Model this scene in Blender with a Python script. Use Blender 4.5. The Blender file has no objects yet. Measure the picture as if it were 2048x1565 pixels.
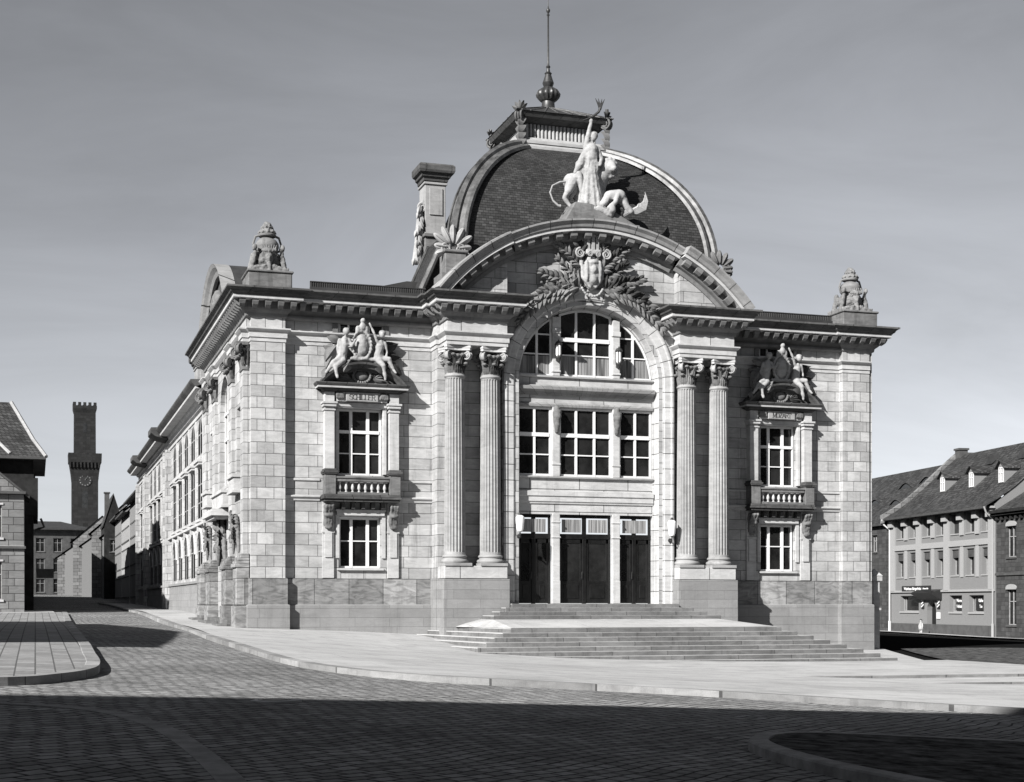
import bpy, bmesh, math, random
from mathutils import Vector, Matrix, noise
from mathutils.geometry import tessellate_polygon
import numpy as np
R = math.radians
SC = bpy.context.scene
COL = SC.collection
rnd = random.Random(7)

# ------------------------------------------------------------------ camera
cam = bpy.data.cameras.new('camera'); camo = bpy.data.objects.new('camera', cam); COL.objects.link(camo)
cam.sensor_fit = 'HORIZONTAL'; cam.sensor_width = 36.0
cam.lens = 36.0*2964/2048
cam.shift_x = 0.0; cam.shift_y = (1207-782.5)/2048
cam.clip_start = 0.3; cam.clip_end = 5000
camo.location = (0, -56.6, 0); camo.rotation_euler = (R(90), 0, -R(17.83))
SC.camera = camo
# ------------------------------------------------------------------ world
SUN = Vector((-1.43, -1.0, 1.04)).normalized()
EL = math.asin(SUN.z); AZ = math.atan2(SUN.x, SUN.y)
w = bpy.data.worlds.new('World'); SC.world = w; w.use_nodes = True
nt = w.node_tree; nt.nodes.clear()
sky = nt.nodes.new('ShaderNodeTexSky'); sky.sky_type = 'NISHITA'; sky.sun_disc = False
sky.sun_elevation = EL; sky.sun_rotation = AZ % (2*math.pi); sky.air_density = 0.72; sky.dust_density = 1.6; sky.altitude = 2600; sky.ozone_density = 1.0
hs = nt.nodes.new('ShaderNodeHueSaturation'); hs.inputs['Saturation'].default_value = 0.17
bg = nt.nodes.new('ShaderNodeBackground'); bg.inputs['Strength'].default_value = 0.05
wo = nt.nodes.new('ShaderNodeOutputWorld')
nt.links.new(sky.outputs[0], hs.inputs['Color']); tc = nt.nodes.new('ShaderNodeTexCoord'); mp = nt.nodes.new('ShaderNodeMapping'); mp.inputs['Scale'].default_value = (1.2, 1.2, 5.0)
nz = nt.nodes.new('ShaderNodeTexNoise'); nz.inputs['Scale'].default_value = 2.2; nz.inputs['Detail'].default_value = 6; nz.inputs['Roughness'].default_value = 0.6; nz.inputs['Distortion'].default_value = 0.6
cr = nt.nodes.new('ShaderNodeValToRGB'); cr.color_ramp.elements[0].position = 0.35; cr.color_ramp.elements[0].color = (0.90, 0.90, 0.90, 1); cr.color_ramp.elements[1].position = 0.72; cr.color_ramp.elements[1].color = (1.13, 1.13, 1.13, 1)
mm = nt.nodes.new('ShaderNodeMix'); mm.data_type = 'RGBA'; mm.blend_type = 'MULTIPLY'; mm.inputs[0].default_value = 1.0     # faint streaks of high haze
nt.links.new(tc.outputs['Generated'], mp.inputs[0]); nt.links.new(mp.outputs[0], nz.inputs['Vector']); nt.links.new(nz.outputs[0], cr.inputs[0])
nt.links.new(hs.outputs[0], mm.inputs[6]); nt.links.new(cr.outputs[0], mm.inputs[7]); nt.links.new(mm.outputs[2], bg.inputs['Color']); nt.links.new(bg.outputs[0], wo.inputs[0])
# ------------------------------------------------------------------ sun
sl = bpy.data.lights.new('sun', 'SUN'); sl.energy = 5.0; sl.angle = R(0.5); sl.color = (1.0, 0.985, 0.965)
slo = bpy.data.objects.new('sun', sl); COL.objects.link(slo); slo.location = (-60, -90, 60)
slo.rotation_euler = (-SUN).to_track_quat('-Z', 'Y').to_euler()
SC.view_settings.view_transform = 'Standard'; SC.view_settings.look = 'None'
SC.view_settings.exposure = 1.1; SC.view_settings.gamma = 1.0

# ------------------------------------------------------------------ materials
def g(v, t=0.0):
    return (v*(1+t), v, v*(1-t), 1)
class NT:
    def __init__(s, name, base=0.4, rough=0.85, spec=0.3, metal=0.0):
        s.m = bpy.data.materials.new(name); s.m.use_nodes = True; s.t = s.m.node_tree
        s.b = s.t.nodes['Principled BSDF']; s.b.inputs['Roughness'].default_value = rough
        s.b.inputs['Base Color'].default_value = g(base)
        s.b.inputs['Specular IOR Level'].default_value = spec; s.b.inputs['Metallic'].default_value = metal
    def n(s, k, **p):
        x = s.t.nodes.new(k)
        for a, b in p.items(): setattr(x, a, b)
        return x
    def l(s, a, b): s.t.links.new(a, b)
    def math(s, op, a, b=None, c=None):
        x = s.n('ShaderNodeMath', operation=op)
        for i, v in enumerate((a, b, c)):
            if v is None: continue
            if isinstance(v, (int, float)): x.inputs[i].default_value = v
            else: s.l(v, x.inputs[i])
        return x.outputs[0]
    def mixc(s, f, a, b, mode='MIX'):
        x = s.n('ShaderNodeMix', data_type='RGBA', blend_type=mode)
        for i, v in ((0, f), (6, a), (7, b)):
            if isinstance(v, (int, float)): x.inputs[i].default_value = v
            elif isinstance(v, tuple): x.inputs[i].default_value = v
            else: s.l(v, x.inputs[i])
        return x.outputs[2]
    def ramp(s, f, pts):
        x = s.n('ShaderNodeValToRGB'); e = x.color_ramp.elements
        while len(e) < len(pts): e.new(0.5)
        for i, (p, v) in enumerate(pts): e[i].position = p; e[i].color = g(v)
        s.l(f, x.inputs[0]); return x.outputs[0]
    def noise(s, vec, scale, detail=4, rough=0.6, dist=0.0):
        x = s.n('ShaderNodeTexNoise'); x.inputs['Scale'].default_value = scale; x.inputs['Detail'].default_value = detail
        x.inputs['Roughness'].default_value = rough; x.inputs['Distortion'].default_value = dist
        s.l(vec, x.inputs['Vector']); return x.outputs[0]
    def pos(s): return s.n('ShaderNodeNewGeometry').outputs['Position']
    def xyz(s, v):
        x = s.n('ShaderNodeSeparateXYZ'); s.l(v, x.inputs[0]); return x.outputs
    def comb(s, a, b, c=0.0):
        x = s.n('ShaderNodeCombineXYZ')
        for i, v in enumerate((a, b, c)):
            if isinstance(v, (int, float)): x.inputs[i].default_value = v
            else: s.l(v, x.inputs[i])
        return x.outputs[0]
    def scale(s, v, sx, sy, sz):
        x = s.n('ShaderNodeVectorMath', operation='MULTIPLY'); s.l(v, x.inputs[0]); x.inputs[1].default_value = (sx, sy, sz); return x.outputs[0]
    def bump(s, h, strength=0.4, dist=0.02):
        x = s.n('ShaderNodeBump'); x.inputs['Strength'].default_value = strength; x.inputs['Distance'].default_value = dist
        s.l(h, x.inputs['Height']); s.l(x.outputs[0], s.b.inputs['Normal'])
    def brick(s, vec, bw, rh, mortar, c1, c2, cm, off=0.5, bias=0.0, smooth=0.1, freq=2, sq=1.0, sqf=2):
        x = s.n('ShaderNodeTexBrick'); x.offset = off; x.offset_frequency = freq; x.squash = sq; x.squash_frequency = sqf
        x.inputs['Scale'].default_value = 1.0; x.inputs['Brick Width'].default_value = bw; x.inputs['Row Height'].default_value = rh
        x.inputs['Mortar Size'].default_value = mortar; x.inputs['Mortar Smooth'].default_value = smooth; x.inputs['Bias'].default_value = bias
        x.inputs['Color1'].default_value = g(c1); x.inputs['Color2'].default_value = g(c2); x.inputs['Mortar'].default_value = g(cm)
        s.l(vec, x.inputs['Vector']); return x.outputs[0], x.outputs[1]

def stone(name, base, var=0.25, bw=1.25, rh=0.43, z0=0.95, joints=True, mortar=0.014, polar=None, stain=0.5, cm=0.12, rough=0.9, attr=False, fleck=1.0, sq=0.72, off=0.5, local=False):
    """dressed sandstone: coursed blocks, block-to-block tone, bedding swirls, run-off stains"""
    N = NT(name, base, rough, 0.2)
    if local: P = N.n('ShaderNodeTexCoord').outputs['Object']
    else: P = N.pos()
    X, Y, Z = N.xyz(P)
    if polar:
        cx, cz, rr = polar
        a = N.math('ARCTAN2', N.math('SUBTRACT', Z, cz), N.math('SUBTRACT', X, cx))
        rad = N.math('SQRT', N.math('ADD', N.math('POWER', N.math('SUBTRACT', Z, cz), 2.0), N.math('POWER', N.math('SUBTRACT', X, cx), 2.0)))
        ab = N.math('GREATER_THAN', Z, cz); ua = N.math('MULTIPLY', N.math('MULTIPLY', a, rr), ab); ub = N.math('MULTIPLY', N.math('SUBTRACT', Z, cz), N.math('SUBTRACT', 1.0, ab))
        uv = N.comb(N.math('ADD', ua, ub), N.math('ADD', N.math('MULTIPLY', rad, ab), 0.5), 0.0)
    else:
        uv = N.comb(N.math('ADD', X, Y), N.math('SUBTRACT', Z, z0-43.0*0+0.0), 0.0)
    grain = N.noise(P, 45, 3, 0.7)
    soft = N.noise(P, 0.9, 3, 0.6)
    sw = N.noise(N.scale(P, 1.1, 1.1, 3.4), 1.6, 4, 0.55, 1.2)
    if joints:
        col, fac = N.brick(uv, bw, rh, mortar, base*(1+var*0.45), base*(1-var), base*cm, off=off, sq=sq)
    else:
        col = g(base); fac = None
    f = N.ramp(grain, [(0.3, 0.88), (0.7, 1.08)])
    c = N.mixc(1.0, col, f, 'MULTIPLY')
    f2 = N.ramp(sw, [(0.35, 1.0-0.22*fleck), (0.62, 1.04)])
    c = N.mixc(0.75, c, N.mixc(1.0, c, f2, 'MULTIPLY'))
    f3 = N.ramp(soft, [(0.35, 1-0.18*stain), (0.65, 1.06)])
    c = N.mixc(1.0, c, f3, 'MULTIPLY')
    st = N.noise(N.scale(P, 3.2, 3.2, 0.28), 1.0, 5, 0.7)
    f4 = N.ramp(st, [(0.54, 1.0), (0.80, 1.0-0.5*stain)])
    c = N.mixc(1.0, c, f4, 'MULTIPLY')
    if 'carved' in name or 'urn' in name or 'bracket' in name:   # hollows of the carving are coloured darker
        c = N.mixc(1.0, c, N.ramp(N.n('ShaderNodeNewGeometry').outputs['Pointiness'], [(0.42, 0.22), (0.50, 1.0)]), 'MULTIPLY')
    N.l(c, N.b.inputs['Base Color'])
    h = N.math('MULTIPLY', grain, 0.35)
    if fac: h = N.math('SUBTRACT', h, N.math('MULTIPLY', fac, 1.5))
    N.bump(h, 0.5, 0.012)
    return N.m
def plain(name, base, rough=0.6, spec=0.4, metal=0.0, var=0.15, sc=8.0, bump=0.0, tint=0.0):
    N = NT(name, base, rough, spec, metal)
    n = N.noise(N.pos(), sc, 4, 0.65)
    c = N.mixc(1.0, g(base, tint), N.ramp(n, [(0.3, 1-var), (0.7, 1+var*0.5)]), 'MULTIPLY')
    N.l(c, N.b.inputs['Base Color'])
    if bump: N.bump(n, bump, 0.02)
    return N.m
def tiles(name, base, bw=0.3, rh=0.16, uvattr='tuv', var=0.4):
    N = NT(name, base, 0.75, 0.3)
    a = N.n('ShaderNodeAttribute', attribute_name=uvattr)
    wob = N.noise(a.outputs['Vector'], 0.7, 2)
    v = N.n('ShaderNodeVectorMath', operation='ADD'); N.l(a.outputs['Vector'], v.inputs[0]); N.l(N.comb(0.0, N.math('MULTIPLY', wob, rh*0.9), 0.0), v.inputs[1])
    col, fac = N.brick(v.outputs[0], bw, rh, rh*0.07, base*1.5, base*(1-var), base*0.25, bias=0.0)
    s = N.xyz(v.outputs[0])
    fr = N.math('FRACT', N.math('DIVIDE', s[1], rh))
    P = N.pos()
    st = N.ramp(N.noise(P, 0.8, 5, 0.7), [(0.35, 0.65), (0.7, 1.35)])
    c = N.mixc(1.0, col, st, 'MULTIPLY')
    c = N.mixc(1.0, c, N.ramp(N.noise(P, 20, 3), [(0.3, 0.8), (0.7, 1.2)]), 'MULTIPLY')
    N.l(c, N.b.inputs['Base Color'])
    h = N.math('SUBTRACT', N.math('SUBTRACT', 1.0, fr), N.math('MULTIPLY', fac, 0.8))
    N.bump(h, 0.9, 0.035)
    return N.m
M = {}
LB = 0.385
M['stone'] = stone('pale_sandstone_blocks', LB, 0.25, mortar=0.010, cm=0.2, stain=1.1)
M['strip'] = stone('pale_sandstone_narrow_blocks', LB, 0.28, mortar=0.010, cm=0.2, stain=0.8, bw=0.64, sq=1.0)
M['dress'] = stone('dressed_pale_sandstone', LB*1.04, 0.15, joints=False, stain=0.6)
M['lintel'] = stone('dressed_sandstone_long_blocks', LB*1.05, 0.12, bw=2.1, rh=0.9, sq=1.0, stain=0.6)
M['plinth'] = stone('swirled_plinth_sandstone', 0.26, 0.42, bw=1.35, rh=1.0, z0=-0.06, stain=1.0, fleck=2.8, sq=1.0, cm=0.3)
M['plinthlow'] = stone('smooth_plinth_sandstone', 0.21, 0.12, bw=1.9, rh=0.36, z0=-0.2, stain=0.5, fleck=0.4, cm=0.6, mortar=0.006)
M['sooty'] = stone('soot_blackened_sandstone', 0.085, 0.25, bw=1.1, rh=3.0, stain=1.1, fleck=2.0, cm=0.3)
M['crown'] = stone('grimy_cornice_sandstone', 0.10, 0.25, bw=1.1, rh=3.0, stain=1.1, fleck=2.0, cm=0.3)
M['bracket'] = stone('grimy_bracket_sandstone', 0.17, 0.2, joints=False, stain=1.0, fleck=1.0)
M['carved'] = stone('weathered_carved_sandstone', 0.15, 0.3, joints=False, stain=1.3, fleck=1.8)
M['pale_carved'] = stone('pale_carved_sandstone', 0.31, 0.3, joints=False, stain=0.9, fleck=1.1)
M['arch'] = stone('arch_voussoir_sandstone', LB*1.06, 0.10, bw=0.62, rh=9.0, polar=(21.05, 8.85, 3.3), sq=1.0, stain=0.5)
M['gable'] = stone('gable_cornice_sandstone', 0.24, 0.15, bw=0.9, rh=40.0, polar=(21.05, 6.65, 8.2), sq=1.0, stain=0.8)
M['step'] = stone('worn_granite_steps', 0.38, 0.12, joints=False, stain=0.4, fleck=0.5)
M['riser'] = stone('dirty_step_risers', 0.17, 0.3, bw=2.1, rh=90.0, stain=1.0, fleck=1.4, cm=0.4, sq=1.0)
M['shaft'] = stone('grimy_column_sandstone', 0.27, 0.2, joints=False, stain=0.8, fleck=1.0)
M['dullglass'] = plain('dull_dark_glass', 0.012, 0.6, 0.0, var=0.5, sc=1.5)
M['dullwhite'] = plain('weathered_white_paint', 0.26, 0.7, 0.2, var=0.3)
M['urn'] = stone('lichened_urn_sandstone', 0.19, 0.3, joints=False, stain=1.3, fleck=1.8)
M['white'] = plain('white_painted_wood', 0.58, 0.5, 0.4, var=0.1, sc=14)
M['lead'] = plain('weathered_lead', 0.11, 0.5, 0.5, 0.3, var=0.75, sc=2.2, bump=0.2)
M['darkmetal'] = plain('dark_bronze', 0.05, 0.45, 0.5, 0.5, var=0.4)
M['iron'] = plain('black_iron', 0.03, 0.5, 0.5, 0.3, var=0.3)
M['doorwood'] = plain('dark_varnished_door', 0.008, 0.35, 0.4, var=0.5, sc=5)
M['tile'] = tiles('dark_plain_roof_tiles', 0.026, 0.2, 0.115)
M['oldtile'] = tiles('old_beaver_tail_tiles', 0.04, 0.24, 0.26, var=.5)
M['zinc'] = plain('dull_roof_zinc', 0.045, 0.5, 0.5, 0.3, var=0.4, sc=1.5)
M['plaster'] = plain('rough_grey_plaster', 0.18, 0.95, 0.1, var=0.3, sc=60, bump=0.5)
M['paleplaster'] = plain('pale_lesene_plaster', 0.28, 0.95, 0.1, var=0.25, sc=60, bump=0.5)
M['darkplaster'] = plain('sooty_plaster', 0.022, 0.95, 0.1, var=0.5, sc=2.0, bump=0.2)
M['farplaster'] = plain('grey_far_plaster', 0.07, 0.95, 0.1, var=0.3, sc=2.0, bump=0.2)
M['darkbrick'] = stone('dark_coursed_stone', 0.06, 0.35, bw=0.6, rh=0.28, stain=0.8, cm=0.5, local=True)
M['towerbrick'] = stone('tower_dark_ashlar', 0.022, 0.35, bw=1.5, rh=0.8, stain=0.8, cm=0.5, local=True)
M['palewall'] = stone('pale_coursed_wall', 0.17, 0.3, bw=0.9, rh=0.42, stain=0.7, local=True)
M['sign'] = plain('black_sign_board', 0.02, 0.5, 0.3)
M['letter'] = plain('white_sign_letters', 0.75, 0.6, 0.3, var=0.05)
M['inscription'] = plain('dark_incised_letters', 0.03, 0.9, 0.1)
M['opal'] = plain('opal_lamp_glass', 0.75, 0.15, 0.6, var=0.03)
M['skin'] = plain('pale_skin', 0.45, 0.6, 0.3)
M['cloth'] = plain('light_coat_cloth', 0.3, 0.9, 0.1)
M['hair'] = plain('brown_hair', 0.05, 0.8, 0.1)
def glassmat():
    N = NT('dark_window_glass', 0.012, 0.06, 0.5)
    n = N.noise(N.pos(), 1.3, 3)
    c = N.ramp(n, [(0.3, 0.006), (0.7, 0.022)]); N.l(c, N.b.inputs['Base Color'])
    N.bump(N.noise(N.pos(), 2.0, 1), 0.06, 0.05); return N.m
M['glass'] = glassmat()
def curtainmat(name, lo, hi, sc):
    N = NT(name, hi, 0.95, 0.1); X, Y, Z = N.xyz(N.pos())
    n = N.noise(N.comb(X, Y, N.math('MULTIPLY', Z, 0.04)), sc, 2, 0.5)
    N.l(N.ramp(n, [(0.35, lo), (0.65, hi)]), N.b.inputs['Base Color']); N.bump(n, 0.7, 0.05); return N.m
M['curtain'] = curtainmat('pleated_net_curtain', 0.05, 0.22, 9)
M['paleblind'] = curtainmat('pleated_fanlight_curtain', 0.12, 0.27, 20)
def groundmats():
    # cobbled setts
    N = NT('worn_cobble_setts', 0.2, 0.95, 0.02); P = N.pos(); X, Y, Z = N.xyz(P)
    wob = N.noise(P, 0.35, 2); 
    # rows run diagonally across the carriageway
    ca, sa = math.cos(R(-38)), math.sin(R(-38))
    U = N.math('ADD', N.math('MULTIPLY', X, ca), N.math('MULTIPLY', Y, -sa)); V = N.math('ADD', N.math('MULTIPLY', X, sa), N.math('MULTIPLY', Y, ca))
    V = N.math('ADD', V, N.math('MULTIPLY', wob, 0.7)); U = N.math('ADD', U, N.math('MULTIPLY', N.noise(P, 0.9, 2), 0.25))
    col, fac = N.brick(N.comb(U, V), 0.31, 0.21, 0.022, 0.25, 0.155, 0.05, smooth=0.4)
    c = N.mixc(1.0, col, N.ramp(N.noise(P, 0.25, 5, 0.6), [(0.3, 0.70), (0.7, 1.3)]), 'MULTIPLY')
    c = N.mixc(1.0, c, N.ramp(N.noise(P, 9, 3, 0.6), [(0.3, 0.75), (0.7, 1.2)]), 'MULTIPLY')
    N.l(c, N.b.inputs['Base Color'])
    N.bump(N.math('ADD', N.math('MULTIPLY', fac, -1.0), N.math('MULTIPLY', N.noise(P, 7, 2), 0.7)), 0.9, 0.035); M['cobble'] = N.m
    # pale forecourt (fine rolled asphalt / slabs, nearly white in sun)
    N = NT('pale_forecourt_paving', 0.5, 0.95, 0.05); P = N.pos()
    a = N.ramp(N.noise(P, 0.22, 5, 0.65), [(0.3, 0.33), (0.7, 0.42)])
    a = N.mixc(1.0, a, N.ramp(N.noise(N.scale(P, 0.5, 3.0, 1.0), 0.5, 4, 0.7), [(0.35, 0.88), (0.6, 1.04)]), 'MULTIPLY')
    a = N.mixc(1.0, a, N.ramp(N.noise(P, 30, 3, 0.7), [(0.3, 0.88), (0.7, 1.08)]), 'MULTIPLY')
    X, Y, Z = N.xyz(P); jc, jf = N.brick(N.comb(X, Y), 2.4, 2.4, 0.012, 1.0, 0.93, 0.62, sq=1.0)
    a = N.mixc(0.8, a, N.mixc(1.0, a, jc, 'MULTIPLY')); a = N.mixc(1.0, a, N.ramp(N.noise(P, 0.8, 6, 0.75), [(0.40, 0.84), (0.52, 1.0)]), 'MULTIPLY')
    sp = N.ramp(N.noise(P, 2.6, 2, 0.4), [(0.20, 0.6), (0.27, 1.0)])
    a = N.mixc(1.0, a, sp, 'MULTIPLY')
    N.l(a, N.b.inputs['Base Color']); N.bump(N.noise(P, 25, 3), 0.3, 0.01); M['pale'] = N.m
    # left pavement in small slabs
    N = NT('sett_pavement', 0.3, 0.95, 0.05); P = N.pos(); X, Y, Z = N.xyz(P)
    col, fac = N.brick(N.comb(Y, X), 0.55, 0.33, 0.014, 0.25, 0.18, 0.09)
    c = N.mixc(1.0, col, N.ramp(N.noise(P, 6, 4), [(0.3, 0.8), (0.7, 1.15)]), 'MULTIPLY')
    N.l(c, N.b.inputs['Base Color']); N.bump(N.math('MULTIPLY', fac, -1.0), 0.6, 0.02); M['sett'] = N.m
    M['kerb'] = stone('granite_kerb_stones', 0.26, 0.35, bw=1.45, rh=40, stain=0.8, fleck=1.0, cm=0.25, mortar=0.015)
    M['darkkerb'] = plain('worn_dark_kerb', 0.2, 0.9, 0.2, var=0.4, sc=3, bump=0.3)
    M['asphalt'] = plain('dark_asphalt', 0.012, 0.9, 0.0, var=0.4, sc=3.0, bump=0.3)
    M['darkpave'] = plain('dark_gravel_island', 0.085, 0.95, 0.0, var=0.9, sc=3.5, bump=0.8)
groundmats()

# ------------------------------------------------------------------ mesh helpers
class MB:
    def __init__(s): s.v = []; s.f = []; s.uv = []; s.mi = []; s.cm = 0
    def add(s, vs, fs, uv=None):
        o = len(s.v); s.v += [tuple(p) for p in vs]; s.uv += (uv if uv else [(0, 0, 0)]*len(vs))
        for f in fs: s.f.append(tuple(i+o for i in f)); s.mi.append(s.cm)
        return s
    def topmat(s):
        z = max(p[2] for p in s.v)
        for i, f in enumerate(s.f):
            if all(abs(s.v[k][2]-z) < 1e-4 for k in f): s.mi[i] = 1
        return s
    def box(s, x0, x1, y0, y1, z0, z1, bottom=True):
        vs = [(x0, y0, z0), (x1, y0, z0), (x1, y1, z0), (x0, y1, z0), (x0, y0, z1), (x1, y0, z1), (x1, y1, z1), (x0, y1, z1)]
        return s.add(vs, [(0, 3, 2, 1), (4, 5, 6, 7), (0, 1, 5, 4), (1, 2, 6, 5), (2, 3, 7, 6), (3, 0, 4, 7)])
    def prism(s, pts, z0, z1):
        n = len(pts); vs = [(x, y, z0) for x, y in pts]+[(x, y, z1) for x, y in pts]
        fs = [tuple(range(n-1, -1, -1)), tuple(range(n, 2*n))]+[(i, (i+1) % n, n+(i+1) % n, n+i) for i in range(n)]
        return s.add(vs, fs)
    def slab(s, pts, y0, y1):            # polygon in XZ, extruded in Y
        n = len(pts); vs = [(x, y0, z) for x, z in pts]+[(x, y1, z) for x, z in pts]
        return s.add(vs, [tuple(range(n)), tuple(range(2*n-1, n-1, -1))]+[((i+1) % n, i, n+i, n+(i+1) % n) for i in range(n)])
    def lathe(s, prof, c=(0, 0, 0), n=24, axis=None, flute=None):
        vs = []; 
        for r, z in prof:
            for i in range(n):
                a = 2*math.pi*i/n; rr = r*(flute(a, z) if flute else 1)
                vs.append(Vector((rr*math.cos(a), rr*math.sin(a), z)))
        if axis is not None:
            q = Vector((0, 0, 1)).rotation_difference(Vector(axis).normalized()); vs = [q @ p for p in vs]
        vs = [p+Vector(c) for p in vs]; fs = []
        for k in range(len(prof)-1):
            for i in range(n): j = (i+1) % n; fs.append((k*n+i, k*n+j, (k+1)*n+j, (k+1)*n+i))
        fs.append(tuple(range(n-1, -1, -1))); fs.append(tuple((len(prof)-1)*n+i for i in range(n)))
        return s.add(vs, fs)
    def tube(s, pts, rad, n=8):
        pts = [Vector(p) for p in pts]; m = len(pts)
        if not isinstance(rad, (list, tuple)): rad = [rad]*m
        vs = []; ref = None
        for i, p in enumerate(pts):
            t = (pts[min(i+1, m-1)]-pts[max(i-1, 0)]).normalized()
            if ref is None: ref = t.orthogonal().normalized()
            else: ref = (ref-t*ref.dot(t)).normalized()
            b = t.cross(ref)
            for k in range(n):
                a = 2*math.pi*k/n; vs.append(p+(ref*math.cos(a)+b*math.sin(a))*rad[i])
        fs = [(i*n+k, i*n+(k+1) % n, (i+1)*n+(k+1) % n, (i+1)*n+k) for i in range(m-1) for k in range(n)]
        fs += [tuple(range(n-1, -1, -1)), tuple((m-1)*n+k for k in range(n))]
        return s.add(vs, fs)
    def cap(s, p0, p1, r0, r1, n=14):     # closed capsule, for the sculptures
        p0, p1 = Vector(p0), Vector(p1); L = (p1-p0).length
        if L < 1e-5: p1 = p0+Vector((0, 0, 1e-3)); L = 1e-3
        pr = [(max(1e-3, r0*math.cos(a)), r0*math.sin(a)) for a in [R(x) for x in (-88, -60, -30, 0)]]+[(max(1e-3, r1*math.cos(a)), L+r1*math.sin(a)) for a in [R(x) for x in (0, 30, 60, 88)]]
        return s.lathe(pr, p0, n, axis=(p1-p0))
    def ell(s, c, rx, ry, rz, rot=None, n=16):
        vs = []; m = 9
        for k in range(m+1):
            t = -math.pi/2+math.pi*k/m*0.998+0.003
            for i in range(n):
                a = 2*math.pi*i/n; p = Vector((rx*math.cos(t)*math.cos(a), ry*math.cos(t)*math.sin(a), rz*math.sin(t)))
                if rot is not None: p = rot @ p
                vs.append(p+Vector(c))
        fs = [(k*n+i, k*n+(i+1) % n, (k+1)*n+(i+1) % n, (k+1)*n+i) for k in range(m) for i in range(n)]
        fs += [tuple(range(n-1, -1, -1)), tuple(m*n+i for i in range(n))]
        return s.add(vs, fs)
    def sweep(s, prof, path, caps=True):  # prof (outward d, z) along plan path, outward = right of travel
        P = [Vector((x, y)) for x, y in path]; m = len(P); k = len(prof); vs = []
        nr = []
        for i in range(m-1):
            d = (P[i+1]-P[i]).normalized(); nr.append(Vector((d.y, -d.x)))
        for i in range(m):
            if i == 0: q = nr[0]
            elif i == m-1: q = nr[-1]
            else: q = (nr[i-1]+nr[i])/(1+nr[i-1].dot(nr[i]))
            for d, z in prof: vs.append((P[i].x+q.x*d, P[i].y+q.y*d, z))
        fs = [(i*k+j, (i+1)*k+j, (i+1)*k+j+1, i*k+j+1) for i in range(m-1) for j in range(k-1)]
        if caps: fs += [tuple(range(k)), tuple((m-1)*k+j for j in range(k-1, -1, -1))]
        return s.add(vs, fs)
    def arcsweep(s, prof, c, a0, a1, n, caps=True):  # prof (radius, y) swept round axis Y through c=(x,z)
        vs = []; k = len(prof)
        for i in range(n+1):
            a = a0+(a1-a0)*i/n
            for r, y in prof: vs.append((c[0]+r*math.cos(a), y, c[1]+r*math.sin(a)))
        fs = [(i*k+j, (i+1)*k+j, (i+1)*k+j+1, i*k+j+1) for i in range(n) for j in range(k-1)]
        if caps: fs += [tuple(range(k)), tuple(n*k+j for j in range(k-1, -1, -1))]
        return s.add(vs, fs)
    def wall(s, outer, holes, f, depth):  # f(u,v,d) -> xyz
        loops = [outer]+holes; pts = [p for l in loops for p in l]
        tri = tessellate_polygon([[Vector((u, v, 0)) for u, v in l] for l in loops])
        s.add([f(u, v, 0) for u, v in pts], [tuple(t) for t in tri])
        for l in holes:
            n = len(l); s.add([f(u, v, 0) for u, v in l]+[f(u, v, depth) for u, v in l], [(i, (i+1) % n, n+(i+1) % n, n+i) for i in range(n)])
        return s
    def leaf(s, base, d, nrm, L, W, curl=0.25, seg=4):
        d = Vector(d).normalized(); nrm = Vector(nrm).normalized(); side = d.cross(nrm).normalized(); nrm = side.cross(d)
        base = Vector(base); vs = []
        for i in range(seg+1):
            t = i/seg; wd = W*0.5*math.sin(math.pi*min(1, 0.12+t*0.88))**0.8*(1.0 if i < seg else 0.02)
            c = base+d*L*t+nrm*(math.sin(t*math.pi*0.9)*L*curl)
            vs += [c-side*wd-nrm*0.25*W, c+nrm*0.12*W, c+side*wd-nrm*0.25*W]
        fs = []
        for i in range(seg): o = i*3; fs += [(o, o+3, o+4, o+1), (o+1, o+4, o+5, o+2)]
        return s.add(vs, fs)
    def xf(s, mat, start=0):
        s.v[start:] = [tuple(mat @ Vector(p)) for p in s.v[start:]]; return s
    def build(s, name, mat, parent=None, smooth=False, bevel=0.0, local=False, angle=35, fix=True):
        org = Vector((0, 0, 0))
        if parent is not None and not local: org = ORG.get(parent.name) or Vector((0, 0, 0))
        me = bpy.data.meshes.new(name); me.from_pydata([tuple(Vector(p)-org) for p in s.v], [], s.f)
        mats = mat if isinstance(mat, (list, tuple)) else [mat]
        for m in mats: me.materials.append(M[m] if isinstance(m, str) else m)
        if len(mats) > 1: me.polygons.foreach_set('material_index', s.mi)
        if any(u != (0, 0, 0) for u in s.uv):
            at = me.attributes.new('tuv', 'FLOAT_VECTOR', 'POINT'); at.data.foreach_set('vector', [c for u in s.uv for c in u])
        if fix:
            bm = bmesh.new(); bm.from_mesh(me); bmesh.ops.recalc_face_normals(bm, faces=bm.faces); bm.to_mesh(me); bm.free()
        if smooth:
            me.polygons.foreach_set('use_smooth', [True]*len(me.polygons))
            try: me.set_sharp_from_angle(angle=R(angle))
            except Exception: pass
        me.update()
        o = bpy.data.objects.new(name, me); COL.objects.link(o)
        if parent is not None:
            o.parent = parent
            ORG[o.name] = org if not local else None
        if bevel:
            md = o.modifiers.new('bevel', 'BEVEL'); md.width = bevel; md.segments = 1; md.limit_method = 'ANGLE'; md.angle_limit = R(40)
        return o
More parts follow.
